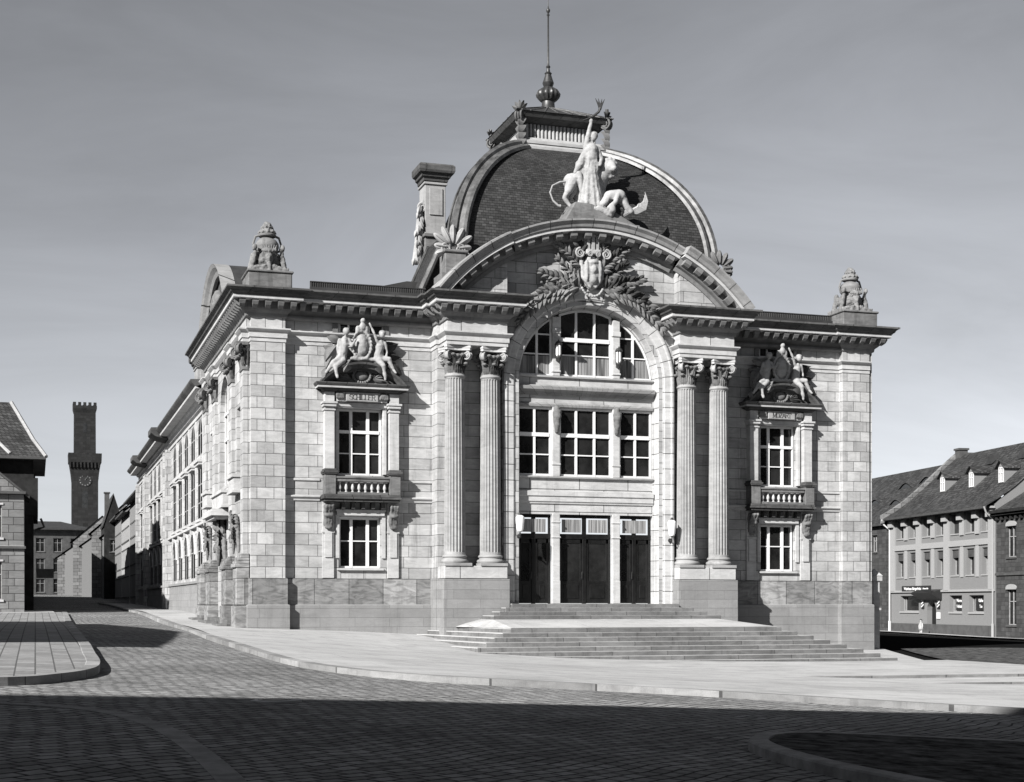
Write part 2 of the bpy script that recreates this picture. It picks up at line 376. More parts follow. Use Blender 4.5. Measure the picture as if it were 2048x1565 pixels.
    def blob(s, name, mat, parent=None, voxel=0.04, disp=0.0, local=False, sm=2, dscale=2.0):   # fuse into one continuous surface
        o = s.build(name, mat, parent, local=local)
        md = o.modifiers.new('r', 'REMESH'); md.mode = 'VOXEL'; md.voxel_size = voxel
        if sm: m2 = o.modifiers.new('s', 'SMOOTH'); m2.iterations = sm; m2.factor = 0.5
        dg = bpy.context.evaluated_depsgraph_get(); me = bpy.data.meshes.new_from_object(o.evaluated_get(dg)); o.modifiers.clear()
        if disp:
            for v in me.vertices:
                v.co += v.normal*disp*(noise.noise(v.co*dscale*3)*1.0+noise.noise(v.co*dscale*8)*0.5)
        me.polygons.foreach_set('use_smooth', [True]*len(me.polygons)); me.name = name
        if not me.materials: me.materials.append(M[mat])
        o.data = me; return o
ORG = {}
def tag(o, label=None, cat=None, group=None, kind=None):
    if label: o['label'] = label
    if cat: o['category'] = cat
    if group: o['group'] = group
    if kind: o['kind'] = kind
    return o
def thing(name, label, cat, loc=(0, 0, 0), rz=0.0, group=None, local=False):
    o = bpy.data.objects.new(name, None); COL.objects.link(o); o.location = loc; o.rotation_euler = (0, 0, rz); o.empty_display_size = 0.5
    ORG[o.name] = None if local else Vector(loc)
    return tag(o, label, cat, group)
def copy_tree(o, parent=None, loc=None, rz=None, label=None, scale=None):
    c = o.copy(); COL.objects.link(c); c.parent = parent
    if loc is not None: c.location = loc
    if rz is not None: c.rotation_euler = (0, 0, rz)
    if scale is not None: c.scale = scale
    if label: c['label'] = label
    for ch in list(o.children): copy_tree(ch, c)
    return c
XC = 21.05
def mx(x): return 2*XC-x
def arc(c, r, a0, a1, n): return [(c[0]+r*math.cos(R(a0+(a1-a0)*i/n)), c[1]+r*math.sin(R(a0+(a1-a0)*i/n))) for i in range(n+1)]
# ================================================================== ground
CP = [(7.7,0,-.94),(7.7,14,-.66),(7.7,26,-.40),(-1,30,-.47),(12,-1.85,-1.12),(14,-8.6,-1.70),(16,-9.9,-1.9),(22,-10.5,-2.05),(30.1,-9.9,-2.12),(34.5,0,-2.01),
 (5.5,-3.7,-.92),(5.5,-16.4,-1.12),(5.5,-24.5,-1.29),(9,-28.6,-1.5),(12.6,-29.7,-1.72),(17.7,-33,-1.98),(.9,-28,-1.12),(0,-32,-1.2),(1,10,-.8),
 (62,42,-2.1),(60.8,26.8,-2.25),(18.8,-21.4,-1.93),(26,-22.2,-2.14),(0,-56.6,-1.75),(4.3,-43,-1.62),(14,-44,-2.05),(7,60,-.1),(6,100,.5),(4,150,1.2),(-1,80,.15),
 (-20,0,-.7),(-20,40,-.3),(50,0,-2.15),(50,-30,-2.3),(40,60,-1.6),(24,-16,-2.08),(-20,-60,-1.5),(40,-60,-2.3),(70,100,-1.8),(-30,150,1.2)]
_p = np.array(CP); _n = len(CP)
def _U(r): return np.where(r > 1e-9, r*r*np.log(r+1e-9), 0)
_d = np.hypot(_p[:, None, 0]-_p[None, :, 0], _p[:, None, 1]-_p[None, :, 1])
_A = np.zeros((_n+3, _n+3)); _A[:_n, :_n] = _U(_d)+np.eye(_n)*25.0; _A[:_n, _n] = 1; _A[:_n, _n+1:] = _p[:, :2]; _A[_n, :_n] = 1; _A[_n+1:, :_n] = _p[:, :2].T
_w = np.linalg.solve(_A, np.concatenate([_p[:, 2], np.zeros(3)]))
def G(x, y):
    x = min(max(x, -40), 85); y = min(max(y, -70), 170)
    return float(_w[:_n] @ _U(np.hypot(_p[:, 0]-x, _p[:, 1]-y))+_w[_n]+_w[_n+1]*x+_w[_n+2]*y)
def patch(name, poly, off, mat, skirt=0.0, step=2.0, kind='structure', label=None, cat=None):
    bm = bmesh.new(); bm.faces.new([bm.verts.new((x, y, 0)) for x, y in poly])
    xs = [p[0] for p in poly]; ys = [p[1] for p in poly]
    for ax, lo, hi in ((0, min(xs), max(xs)), (1, min(ys), max(ys))):
        c = math.ceil(lo/step)*step
        while c < hi:
            co = [0, 0, 0]; no = [0, 0, 0]; co[ax] = c; no[ax] = 1
            bmesh.ops.bisect_plane(bm, geom=bm.verts[:]+bm.edges[:]+bm.faces[:], plane_co=co, plane_no=no); c += step
    bmesh.ops.triangulate(bm, faces=bm.faces)
    for v in bm.verts: v.co.z = G(v.co.x, v.co.y)+off
    if skirt:
        be = [e for e in bm.edges if len(e.link_faces) == 1]
        r = bmesh.ops.extrude_edge_only(bm, edges=be)
        for v in r['geom']:
            if isinstance(v, bmesh.types.BMVert): v.co.z -= skirt
    bmesh.ops.recalc_face_normals(bm, faces=bm.faces)
    me = bpy.data.meshes.new(name); bm.to_mesh(me); bm.free(); me.materials.append(M[mat])
    o = bpy.data.objects.new(name, me); COL.objects.link(o); tag(o, label, cat, None, kind); return o
def grid_ground():
    xs = list(np.concatenate([[-3000, -1000, -400, -150, -90], np.arange(-60, 111, 3.0), [150, 250, 500, 1200, 3000]]))
    ys = list(np.concatenate([[-3000, -1000, -400, -150, -95], np.arange(-75, 201, 3.0), [260, 400, 800, 1500, 3000]]))
    vs = [(x, y, G(x, y)-0.12) for y in ys for x in xs]; n = len(xs)
    fs = [(j*n+i, j*n+i+1, (j+1)*n+i+1, (j+1)*n+i) for j in range(len(ys)-1) for i in range(n-1)]
    o = MB().add(vs, fs).build('road', 'cobble', fix=False, smooth=True); tag(o, kind='structure')
grid_ground()
def bez(p, n=8):   # Catmull-Rom through plan points
    out = []
    q = [p[0]]+list(p)+[p[-1]]
    for i in range(1, len(q)-2):
        for k in range(n):
            t = k/n; o = []
            for a in (0, 1):
                p0, p1, p2, p3 = q[i-1][a], q[i][a], q[i+1][a], q[i+2][a]
                o.append(0.5*((2*p1)+(-p0+p2)*t+(2*p0-5*p1+4*p2-p3)*t*t+(-p0+3*p1-3*p2+p3)*t**3))
            out.append(tuple(o))
    out.append(tuple(p[-1])); return out
def kerb(name, path, width=0.26, top=0.012, h=0.2, parent=None, mat='kerb', base=0.0):
    b = MB(); P = [Vector(p) for p in path]; m = len(P); vs = []
    for i in range(m):
        t = (P[min(i+1, m-1)]-P[max(i-1, 0)]).normalized(); nrm = Vector((t.y, -t.x))
        z = G(P[i].x, P[i].y)+top+base; a = P[i]; c = P[i]-nrm*width
        vs += [(a.x+nrm.x*.02, a.y+nrm.y*.02, z-h), (a.x+nrm.x*.012, a.y+nrm.y*.012, z-0.02), (a.x-nrm.x*.012, a.y-nrm.y*.012, z), (c.x, c.y, z), (c.x, c.y, z-h)]
    b.add(vs, [(i*5+j, (i+1)*5+j, (i+1)*5+j+1, i*5+j+1) for i in range(m-1) for j in range(4)])
    b.add([vs[j] for j in range(5)], [(0, 1, 2, 3, 4)]); b.add(vs[-5:], [(4, 3, 2, 1, 0)])
    o = b.build(name, mat, parent); return o
# theatre forecourt, kerb line from the side street round to the right foreground
kl = [(5.5, y) for y in (78, 60, 40, 20, 5, -8, -16)]+bez([(5.5, -20), (5.65, -23.6), (6.2, -26.2), (7.3, -27.9), (9, -28.7), (12.6, -29.8), (17.7, -32.9), (25, -37.5)], 6)
fore = kl+[(31, -30), (28.0, -20.5), (31.2, -9.5), (35.6, 0.6), (35.6, 3), (30, 10), (10, 60), (9, 78)]
patch('forecourt', fore, 0.0, 'pale')
tag(kerb('forecourt_kerb', kl[::-1]), kind='structure')
# left pavement
ll = [(1.35, 26), (1.2, 8), (1.05, -10), (1.0, -20)]+bez([(0.95, -24), (0.92, -27.2), (0.72, -29.3), (0.1, -30.9), (-0.9, -31.9), (-5, -33.4), (-30, -37)], 6)
patch('left_pavement', ll+[(-30, 26)], 0.0, 'sett')
tag(kerb('left_kerb', ll), kind='structure')
patch('left_far_pavement', [(-30, 27.2), (1.0, 27.2), (0.9, 34), (-30, 34)], -0.02, 'pale')
# right-hand side street in dark asphalt, with a low kerbed island
patch('side_road', [(31.3, -30), (28.3, -20.5), (31.5, -9.5), (35.9, 0.6), (35.9, 3), (36, 70), (61.6, 70), (58.2, 20), (55, -30)], -0.105, 'asphalt', step=3)
patch('inn_pavement', [(58.2, 18), (62.5, 70), (70, 70), (62, 10), (57, 10)], 0.0, 'pale')
patch('side_island', bez([(37, 1.5), (33.4, -7), (31.0, -15), (31.5, -25), (40, -26), (50, -10), (45, 2), (37, 1.5)], 4)[:-1], -0.03, 'darkpave')
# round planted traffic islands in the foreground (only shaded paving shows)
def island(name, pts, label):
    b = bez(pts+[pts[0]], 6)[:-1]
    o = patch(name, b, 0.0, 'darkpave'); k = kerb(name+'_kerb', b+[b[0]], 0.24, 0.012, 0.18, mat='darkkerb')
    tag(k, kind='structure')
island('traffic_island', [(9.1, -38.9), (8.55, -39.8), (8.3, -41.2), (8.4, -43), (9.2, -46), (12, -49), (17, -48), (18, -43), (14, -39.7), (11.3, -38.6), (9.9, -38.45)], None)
lk = bez([(-8, -35.2), (-3, -35.9), (-.5, -36.2), (.8, -37.0), (1.4, -38.6), (1.65, -40.6), (1.75, -43.5), (1.7, -47)], 6)
patch('near_pavement', lk+[(-3, -49), (-8, -49)], 0.0, 'cobble'); tag(kerb('near_kerb', lk[::-1], mat='darkkerb'), kind='structure')
# low steps let into the falling forecourt
ls = thing('low_steps', 'three long shallow stone steps let into the pale forecourt beside the main staircase', 'steps', (24, -22, G(24, -22)))
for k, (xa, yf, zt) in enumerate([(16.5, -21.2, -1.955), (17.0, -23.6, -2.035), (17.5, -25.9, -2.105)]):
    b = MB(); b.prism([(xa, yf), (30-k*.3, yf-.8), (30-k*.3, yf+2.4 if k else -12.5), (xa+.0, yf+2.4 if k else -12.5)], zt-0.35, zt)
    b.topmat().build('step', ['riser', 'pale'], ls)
# manhole
mh = thing('manhole_cover', 'round iron manhole cover ringed with pale stone in the cobbled street', 'manhole cover', (3.5, -34.6+.8, G(3.5, -33.8)-0.12))
zz = G(3.5, -33.8)-0.12
MB().lathe([(0.42, zz-.05), (0.42, zz+.012), (.26, zz+.014), (.26, zz-.05)], (3.5, -33.8, 0), 28).build('ring', 'step', mh)
MB().lathe([(0.25, zz-.05), (0.25, zz+.018), (.2, zz+.02), (.19, zz+.012), (.02, zz+.012)], (3.5, -33.8, 0), 28).build('cover', 'iron', mh)

# ================================================================== theatre
T = thing('theatre_building', 'ornate pale stone theatre with curved tiled dome, arched entrance bay and paired fluted columns', 'theatre', (XC, 8, -1.5))
ZB = -3.0
def both(fn):
    for s in (False, True): fn(s)
def mirror_mb(b):
    b.v = [(mx(p[0]), p[1], p[2]) for p in b.v]; return b
fxz = lambda Y: (lambda u, v, d: (u, Y+d, v))
fyz = lambda X, sg=1: (lambda u, v, d: (X+sg*d, u, v))
def rect(a, b, c, d): return [(a, c), (b, c), (b, d), (a, d)]
# --- window builder: frame (white bars) + pane, optional curtain.  plane facing -Y at Y
def window(parent, x0, x1, z0, z1, Y, vb, hb, fw=0.07, name='window', frame='white', archtop=None, curtain=None, vw=0.09, hw=0.05, thick=0.1, axis='x', X=None, glass='glass'):
    b = MB(); off = 0.0
    def ztop(x):
        if not archtop: return z1
        cx, cz, r = archtop; q = r*r-(x-cx)**2; return min(z1, cz+math.sqrt(max(q, 0.0004)))
    if not archtop:
        b.box(x0, x0+fw, Y, Y+thick, z0, z1); b.box(x1-fw, x1, Y, Y+thick, z0, z1)
        b.box(x0+fw, x1-fw, Y, Y+thick, z1-fw, z1)
    else:
        cx, cz, r = archtop; xs = [x0+(x1-x0)*i/28 for i in range(29)]
        o = [(x, ztop(x)) for x in xs]; inn = []
        for i, (x, z) in enumerate(o):
            dx, dz = x-cx, z-cz; L = math.hypot(dx, dz); inn.append((min(max(x-dx/L*fw, x0+fw), x1-fw), max(z-dz/L*fw, z0+fw*.5)))
        for i in range(28): b.slab([o[i], o[i+1], inn[i+1], inn[i]], Y, Y+thick)
        if ztop(x0)-z0 > .15: b.box(x0, x0+fw, Y+.002, Y+thick, z0, ztop(x0)-.02)
        if ztop(x1)-z0 > .15: b.box(x1-fw, x1, Y+.002, Y+thick, z0, ztop(x1)-.02)
    b.box(x0+fw, x1-fw, Y, Y+thick, z0, z0+fw)
    vs = []
    for v in vb:
        x, wd = (v, vw) if not isinstance(v, tuple) else v
        b.box(x-wd/2, x+wd/2, Y-.012, Y+thick, z0+.01, ztop(x)-fw*.6); vs.append(x)
    for h in hb:
        z, wd = (h, hw) if not isinstance(h, tuple) else h
        xa, xb = x0+fw, x1-fw
        if archtop:
            cx, cz, r = archtop; q = r*r-(z-cz)**2
            if z > cz: xa = max(xa, cx-math.sqrt(max(q, 0))+fw*.5); xb = min(xb, cx+math.sqrt(max(q, 0))-fw*.5)
        b.box(xa, xb, Y-.004 if wd < .08 else Y-.03, Y+thick*.8, z-wd/2, z+wd/2)
    if axis == 'y': b.v = [(X+(p[1]-Y), p[0], p[2]) for p in b.v]
    f = b.build(name, frame, parent)
    g_ = MB(); Yg = Y+thick*.55; gt = min(.02, thick*.3)
    if archtop:
        xs = [x0+.01+(x1-x0-.02)*i/28 for i in range(29)]; g_.slab([(x, ztop(x)-.01) for x in xs[::-1]]+[(x0+.01, z0+.01), (x1-.01, z0+.01)], Yg, Yg+gt)
    else: g_.box(x0+.01, x1-.01, Yg, Yg+gt, z0+.01, z1-.01)
    if axis == 'y': g_.v = [(X+(p[1]-Y), p[0], p[2]) for p in g_.v]
    p = g_.build('pane', glass, f); 
    ORG[f.name] = ORG.get(f.name)
    if curtain:
        c = MB()
        for (ca, cb, cz0, cz1) in curtain:
            n = 16; vs = []
            for i in range(n+1):
                x = ca+(cb-ca)*i/n; yy = Yg-.012-0.006*math.sin(i*2.1)
                vs += [(x, yy, cz0), (x, yy, min(cz1-.02*math.sin(i*1.3)**2, ztop(x)-fw))]
            c.add(vs, [(2*i, 2*i+2, 2*i+3, 2*i+1) for i in range(n)])
        c.build('curtain', 'curtain', f)
    return f

# --- plan path of the wall (left half) for plinth and entablature
SIDE = 7.62; CX = 7.75
PIL = [(12.9, 14.0), (9.2, 10.3), (3.4, 4.5), (-0.02, .8)]
def side_path():
    p = [(SIDE, 14.3)]
    for a, b_ in PIL[:3]: p += [(SIDE, b_), (SIDE-.12, b_), (SIDE-.12, a), (SIDE, a)]
    p += [(SIDE, .8), (SIDE-.12, .8), (SIDE-.12, -.02), (CX, -.02)]
    return p
frontL = [(CX, -.3), (9.05, -.3), (9.05, 0), (14.88, 0), (14.88, -.85), (15.0, -.85), (15.0, -1.9), (17.4, -1.9), (17.4, -1.3)]
entL = side_path()+frontL
# main walls, left and right
holesL = [rect(11.16, 12.82, 1.36, 3.34), rect(11.12, 12.90, 4.97, 7.55), rect(11.2, 12.95, 10.46, 10.97)]
def wings(s):
    b = MB(); b.wall(rect(9.05, 14.9, .92, 11.9), holesL, fxz(0), .32)
    if s: mirror_mb(b)
    b.build('wall', 'stone', T)
    b = MB()   # corner strip
    b.box(7.75, 9.05, -.3, .6, .92, 11.9) if False else b.wall(rect(7.75, 9.05, .92, 11.9), [], fxz(-.3), .1)
    b.add([(7.75, -.3, .92), (7.75, .05, .92), (7.75, .05, 11.9), (7.75, -.3, 11.9)], [(0, 1, 2, 3)]); b.add([(SIDE, -.01, .92), (7.76, -.01, .92), (7.76, -.01, 11.9), (SIDE, -.01, 11.9)], [(0, 1, 2, 3)]); b.add([(9.05, -.3, .92), (9.05, .05, .92), (9.05, .05, 11.9), (9.05, -.3, 11.9)], [(0, 1, 2, 3)])
    if s: mirror_mb(b)
    b.build('corner_pilaster', 'strip', T)
    b = MB()   # side pilaster of the entrance bay and wall behind the columns
    b.add([(14.88, .05, .9), (14.88, -.85, .9), (14.88, -.85, 9.95), (14.88, .05, 9.95)], [(0, 1, 2, 3)])
    b.add([(14.88, -.85, .9), (17.62, -.85, .9), (17.62, -.85, 9.95), (14.88, -.85, 9.95)], [(0, 1, 2, 3)])
    if s: mirror_mb(b)
    b.build('bay_wall', 'stone', T)
    b = MB()   # entablature frieze blocks
    b.sweep([(0, 9.9), (0, 11.9)], [(14.88, .05), (14.88, -.85), (15.0, -.85), (15.0, -1.9), (17.4, -1.9), (17.4, -.6)], caps=False)
    b.add([(14.9, -.8, 9.92), (15.02, -1.9, 9.92), (17.4, -1.9, 9.92), (17.4, -.8, 9.92)], [(0, 1, 2, 3)])
    if s: mirror_mb(b)
    b.build('frieze_block', 'lintel', T)
both(wings)
# side walls: the left pavilion is modelled in full, the right side plain
apm = lambda y0, y1, z0, zs, n=10: [(y0, z0), (y1, z0)]+[((y0+y1)/2+(y1-y0)/2*math.cos(math.pi*i/n), zs+(y1-y0)/2*math.sin(math.pi*i/n)) for i in range(n+1)]
sideholes = [apm(5.35, 8.35, 4.95, 8.1), rect(1.7, 2.75, 4.95, 7.7), rect(11.1, 12.15, 4.95, 7.7), rect(1.7, 2.75, -.6, 2.35), rect(5.85, 7.85, -.6, 2.6), rect(11.1, 12.15, -.6, 2.35)]
b = MB(); b.wall(rect(-.02, 14.3, -.75, 11.9), sideholes, fyz(SIDE), .55); b.add([(SIDE, 14.3, ZB), (SIDE+.4, 14.3, ZB), (SIDE+.4, 14.3, 11.9), (SIDE, 14.3, 11.9)], [(0, 1, 2, 3)])
b.build('wall', 'stone', T)
b = MB(); b.box(mx(SIDE)-.02, mx(SIDE), -.28, 14.3, ZB, 11.9); b.box(mx(SIDE)-.02, mx(SIDE)+.24, .9, 2.0, 1.5, 9.9)
b.build('wall', 'stone', T)
# pavilion pilasters on the side street
for i, (a, c) in enumerate(PIL):
    b = MB(); b.box(SIDE-.12, SIDE+.05, a, c, 1.9, 9.3); b.build('pilaster', 'strip', T)
    b = MB(); b.box(SIDE-.46, SIDE+.1, a-.16, c+.16, ZB, -.1); b.box(SIDE-.40, SIDE+.1, a-.1, c+.1, -.1, 1.35)
    for k, (d, z0, z1) in enumerate([(.48, 1.35, 1.5), (.42, 1.5, 1.6), (.34, 1.6, 1.72), (.24, 1.72, 1.82), (.18, 1.82, 1.9)]): b.box(SIDE-d, SIDE+.1, a-.02-d*.22, c+.02+d*.22, z0, z1)
    b.build('pilaster_pedestal', 'plinth', T, bevel=.02)
# side windows and doors
window(T, 5.35, 8.35, 4.95, 9.6, 0, [6.35, 7.35], [(7.0, .12), (8.1, .1)], archtop=(6.85, 8.1, 1.5), axis='y', X=SIDE+.2, fw=.09)
for a in (1.7, 11.1):
    window(T, a, a+1.05, 4.95, 7.7, 0, [a+.52], [(6.9, .1)], axis='y', X=SIDE+.2)
    o = MB().box(SIDE+.42, SIDE+.5, a, a+1.05, -.8, 2.35).build('side_door', 'doorwood', T)
    MB().box(SIDE+.40, SIDE+.42, a+.2, a+.85, .4, 2.0).build('pane', 'glass', o)
o = MB().box(SIDE+.42, SIDE+.5, 5.85, 7.85, -.8, 2.6).build('side_door', 'doorwood', T)
MB().box(SIDE+.40, SIDE+.42, 6.05, 6.75, .4, 2.2).box(SIDE+.40, SIDE+.42, 6.95, 7.65, .4, 2.2).build('pane', 'glass', o)
b = MB()
for (a, c, z) in [(4.9, 8.8, 4.05), (1.35, 3.1, 4.4), (10.75, 12.5, 4.4)]:
    b.box(SIDE-.3, SIDE+.02, a, c, z, z+.5); b.box(SIDE-.38, SIDE+.02, a-.06, c+.06, z+.5, z+.62); b.box(SIDE-.36, SIDE+.02, a-.04, c+.04, z-.1, z)
b.box(SIDE-.75, SIDE+.02, 5.1, 8.6, 3.62, 3.78); b.box(SIDE-.62, SIDE+.02, 5.25, 8.45, 3.5, 3.62); b.box(SIDE-.7, SIDE+.02, 5.2, 8.5, 3.78, 3.9)
b.build('window_apron', 'dress', T)
for yc, z, s in [(6.85, 3.0, 1.25), (2.22, 3.0, .85), (11.6, 3.0, .85)]:
    b = MB(); b.ell((SIDE-.12, yc, z), .22, .36*s, .52*s); 
    for k in range(18):
        a = 2*math.pi*k/18; r = .42*s
        b.ell((SIDE-.15, yc+r*math.cos(a)*1.15, z+r*math.sin(a)*1.15), .12, .13*s, .13*s, n=8)
    for sg in (-1, 1):
        for k in range(5): b.cap((SIDE-.1, yc+sg*(.4+.1*k)*s, z+.1-.2*k*s), (SIDE-.1, yc+sg*(.45+.12*k)*s, z-.25-.22*k*s), .1*s, .05*s, 8)
    for k in range(26):
        a = rnd.uniform(0, 2*math.pi); b.leaf((SIDE-.2, yc+.3*s*math.cos(a), z+.35*s*math.sin(a)), (-.3, math.cos(a), math.sin(a)), (-1, 0, 0), .45*s, .2*s, .15)
    b.build('door_cartouche', 'carved', T)
b = MB()
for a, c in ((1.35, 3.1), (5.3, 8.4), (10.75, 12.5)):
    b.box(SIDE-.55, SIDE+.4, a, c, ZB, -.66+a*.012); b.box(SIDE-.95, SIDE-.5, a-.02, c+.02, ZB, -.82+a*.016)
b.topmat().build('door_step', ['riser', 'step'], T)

# plinth along the front
def plinth(s):
    for pth, ol in ((frontL[:4]+[(14.86, 0)], 0),):
        P = [(CX, -.1)]+[(CX, -.3), (9.05, -.3), (9.05, 0), (14.87, 0)]
        b = MB().sweep([(-.05, .96), (.06, .96), (.08, .93), (.08, -.06)], P); 
        if s: mirror_mb(b)
        b.build('plinth', 'plinth', T)
        b = MB().sweep([(.0, -.02), (.13, -.055), (.15, -.08), (.15, ZB)], P)
        if s: mirror_mb(b)
        b.build('plinth', 'plinthlow', T)
    b = MB().sweep([(-.1, 1.0), (.07, .96), (.07, ZB)], [(14.88, 0), (14.88, -.85), (14.9, -.85)])
    if s: mirror_mb(b)
    b.build('plinth', 'plinthlow', T)
both(plinth)
# pedestals of the columns
def pedestals(s):
    b = MB().box(14.9, 17.43, -1.87, -.8, .93, 1.44)
    if s: mirror_mb(b)
    b.build('column_pedestal', 'lintel', T, bevel=.02)
    b = MB().box(14.84, 17.5, -1.94, -.8, ZB, .93)
    if s: mirror_mb(b)
    b.build('column_pedestal', 'plinthlow', T, bevel=.015)
both(pedestals)
# string courses
def strings(s):
    for (xa, xb) in ((9.05, 10.42), (13.52, 14.88)):
        b = MB().sweep([(-.02, 3.92), (.05, 3.95), (.06, 4.02), (.13, 4.08), (.13, 4.13), (-.02, 4.17)], [(xa, 0), (xb, 0)])
        b.sweep([(-.02, 4.70), (.05, 4.72), (.05, 4.79), (-.02, 4.82)], [(xa, 0), (xb, 0)])
        if s: mirror_mb(b)
        b.build('string_course', 'dress', T)
both(strings)
# entablature: architrave band, bed mould, corona (pale), crown (blackened)
ARC_P = [(-.02, 9.90), (.03, 9.92), (.03, 10.06), (.07, 10.07), (.07, 10.24), (.13, 10.30), (.19, 10.37), (.19, 10.42), (-.02, 10.46)]
BED = [(-.02, 10.82), (.06, 10.86), (.08, 10.98), (.20, 11.08), (.24, 11.14), (.24, 11.42)]
COR = [(.20, 11.40), (.58, 11.41), (.60, 11.43), (.60, 11.53), (.56, 11.54)]
CRO = [(.56, 11.535), (.62, 11.55), (.64, 11.59), (.70, 11.62), (.73, 11.69), (.80, 11.75), (.86, 11.77), (.86, 11.84), (.5, 11.90), (-.9, 11.95)]
def modil(b, path, pitch=.47, w=.24):
    for i in range(len(path)-1):
        p, q = Vector(path[i]), Vector(path[i+1]); L = (q-p).length; d = (q-p).normalized(); n = Vector((d.y, -d.x))
        a0, a1 = (.12, L-.12)
        if L < .4: continue
        if i > 0:      # outer corner overhang or inner corner clearance
            pd = (p-Vector(path[i-1])).normalized(); turn = pd.x*d.y-pd.y*d.x
            if turn < 0: a0 = .62
            else: a0 = -.25
        if i < len(path)-2:
            nd = (Vector(path[i+2])-q).normalized(); turn = d.x*nd.y-d.y*nd.x
            if turn < 0: a1 = L-.62
            else: a1 = L+.25
        if turn_ok(L) and a1 > a0:
            k = max(1, round((a1-a0)/pitch))
            for j in range(k+1):
                c = p+d*(a0+(a1-a0)*j/k)
                prof = [(.2, 11.12), (.36, 11.15), (.46, 11.22), (.53, 11.34), (.53, 11.42), (.2, 11.42)]
                vs = []
                for sg, ww in ((-1, w), (1, w)):
                    for dd, z in prof: 
                        tw = ww/2*(1 if z > 11.3 else .82); c2 = c+d*sg*tw+n*dd; vs.append((c2.x, c2.y, z))
                m = len(prof); b.add(vs, [tuple(range(m)), tuple(range(2*m-1, m-1, -1))]+[(i2, (i2+1) % m, m+(i2+1) % m, m+i2) for i2 in range(m)])
def turn_ok(L): return L > .4
cpath_side = [(SIDE, 14.3), (SIDE, -.3)]
corn = [(SIDE+1.5, 14.3), (SIDE, 14.3), (SIDE, -.3), (9.05, -.3), (9.05, -.2), (14.88, -.2), (14.88, -.85), (15.0, -.85), (15.0, -1.9), (17.4, -1.9), (17.4, -1.3)]
def entab(s):
    for nm, pr, mt in (('architrave', ARC_P, 'dress'),):
        p = entL if not s else frontL
        b = MB().sweep(pr, p)
        if s: mirror_mb(b)
        b.build(nm, mt, T)
    b = MB().sweep([(-.3, 10.80)]+BED, corn); modil(b, corn)
    if s: mirror_mb(b)
    b.build('cornice_brackets', 'bracket', T)
    b = MB().sweep(COR, corn)
    if s: mirror_mb(b)
    b.build('corona', 'dress', T)
    b = MB().sweep(CRO, corn)
    if s: mirror_mb(b)
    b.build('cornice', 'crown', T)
    # gutter cresting over the recessed wall
    b = MB().box(9.9, 14.4, -.92, -.76, 11.86, 11.98)
    k = 0; x = 9.95
    while x < 14.35: b.lathe([(.028, 11.97), (.034, 12.12), (.02, 12.17), (.004, 12.18)], (x, -.86, 0), 6); x += .085
    b.box(9.9, 14.4, -.83, -.80, 11.98, 12.16); b.box(9.9, 14.4, -.9, -.8, 12.165, 12.2)
    if s: mirror_mb(b)
    b.build('gutter_cresting', 'zinc', T)
    # attic block under the urn
    b = MB().box(7.6, 9.25, -.7, 1.0, 11.85, 12.45); b.box(7.55, 9.3, -.75, 1.05, 12.45, 12.55)
    if s: mirror_mb(b)
    b.build('attic_block', 'carved', T, bevel=.03)
both(entab)
# --- central arched bay
YA, YW = -1.3, -.78       # face of the arch, plane of the glazing
ac = (XC, 8.9)
gc = (XC, 6.65)
inner = 2.98
# tympanum wall between arch and gable (also jambs), one mesh with the arch opening cut out
outl = [(17.4, -.6), (XC-inner, -.6)]+[(XC-inner, 8.9)]+arc(ac, inner, 180, 0, 40)[1:]+[(XC+inner, -.6), (mx(17.4), -.6)]+[(XC+7.85*math.cos(R(a)), 6.65+7.85*math.sin(R(a))) for a in np.linspace(62.3, 117.7, 24)]
b = MB(); tri = tessellate_polygon([[Vector((u, v, 0)) for u, v in outl]]); b.add([(u, YA, v) for u, v in outl], [tuple(t) for t in tri])
b.add([(17.4, YA, -.6), (17.4, -.6, -.6), (17.4, -.6, 10), (17.4, YA, 10)], [(0, 1, 2, 3)]); b.add([(mx(17.4), YA, -.6), (mx(17.4), -.6, -.6), (mx(17.4), -.6, 10), (mx(17.4), YA, 10)], [(0, 1, 2, 3)])
b.build('tympanum_wall', 'stone', T)
# archivolt: stepped mouldings and splayed soffit, running down as jambs to the sill
def archring(prof, name, mat, n=48, z0=-.02):
    b = MB(); b.arcsweep(prof, ac, 0, math.pi, n, caps=False)
    for sg in (-1, 1):
        k = len(prof); vs = [(XC+sg*r, y, z0) for r, y in prof]+[(XC+sg*r, y, ac[1]) for r, y in prof]
        b.add(vs, [(j, j+1, k+j+1, k+j) for j in range(k-1)])
    return b.build(name, mat, T)
archring([(3.62, YA+.01), (3.62, YA-.10), (3.56, YA-.13), (3.50, YA-.13), (3.47, YA-.08), (3.22, YA-.07), (3.19, YA-.03), (3.16, YA-.03), (3.15, YA-.0), (3.02, YA+.02)], 'archivolt', 'arch')
archring([(3.02, YA+.02), (2.985, YA+.10), (2.955, YW-.08), (2.90, YW-.08), (2.90, YW+.15)], 'arch_reveal', 'arch')
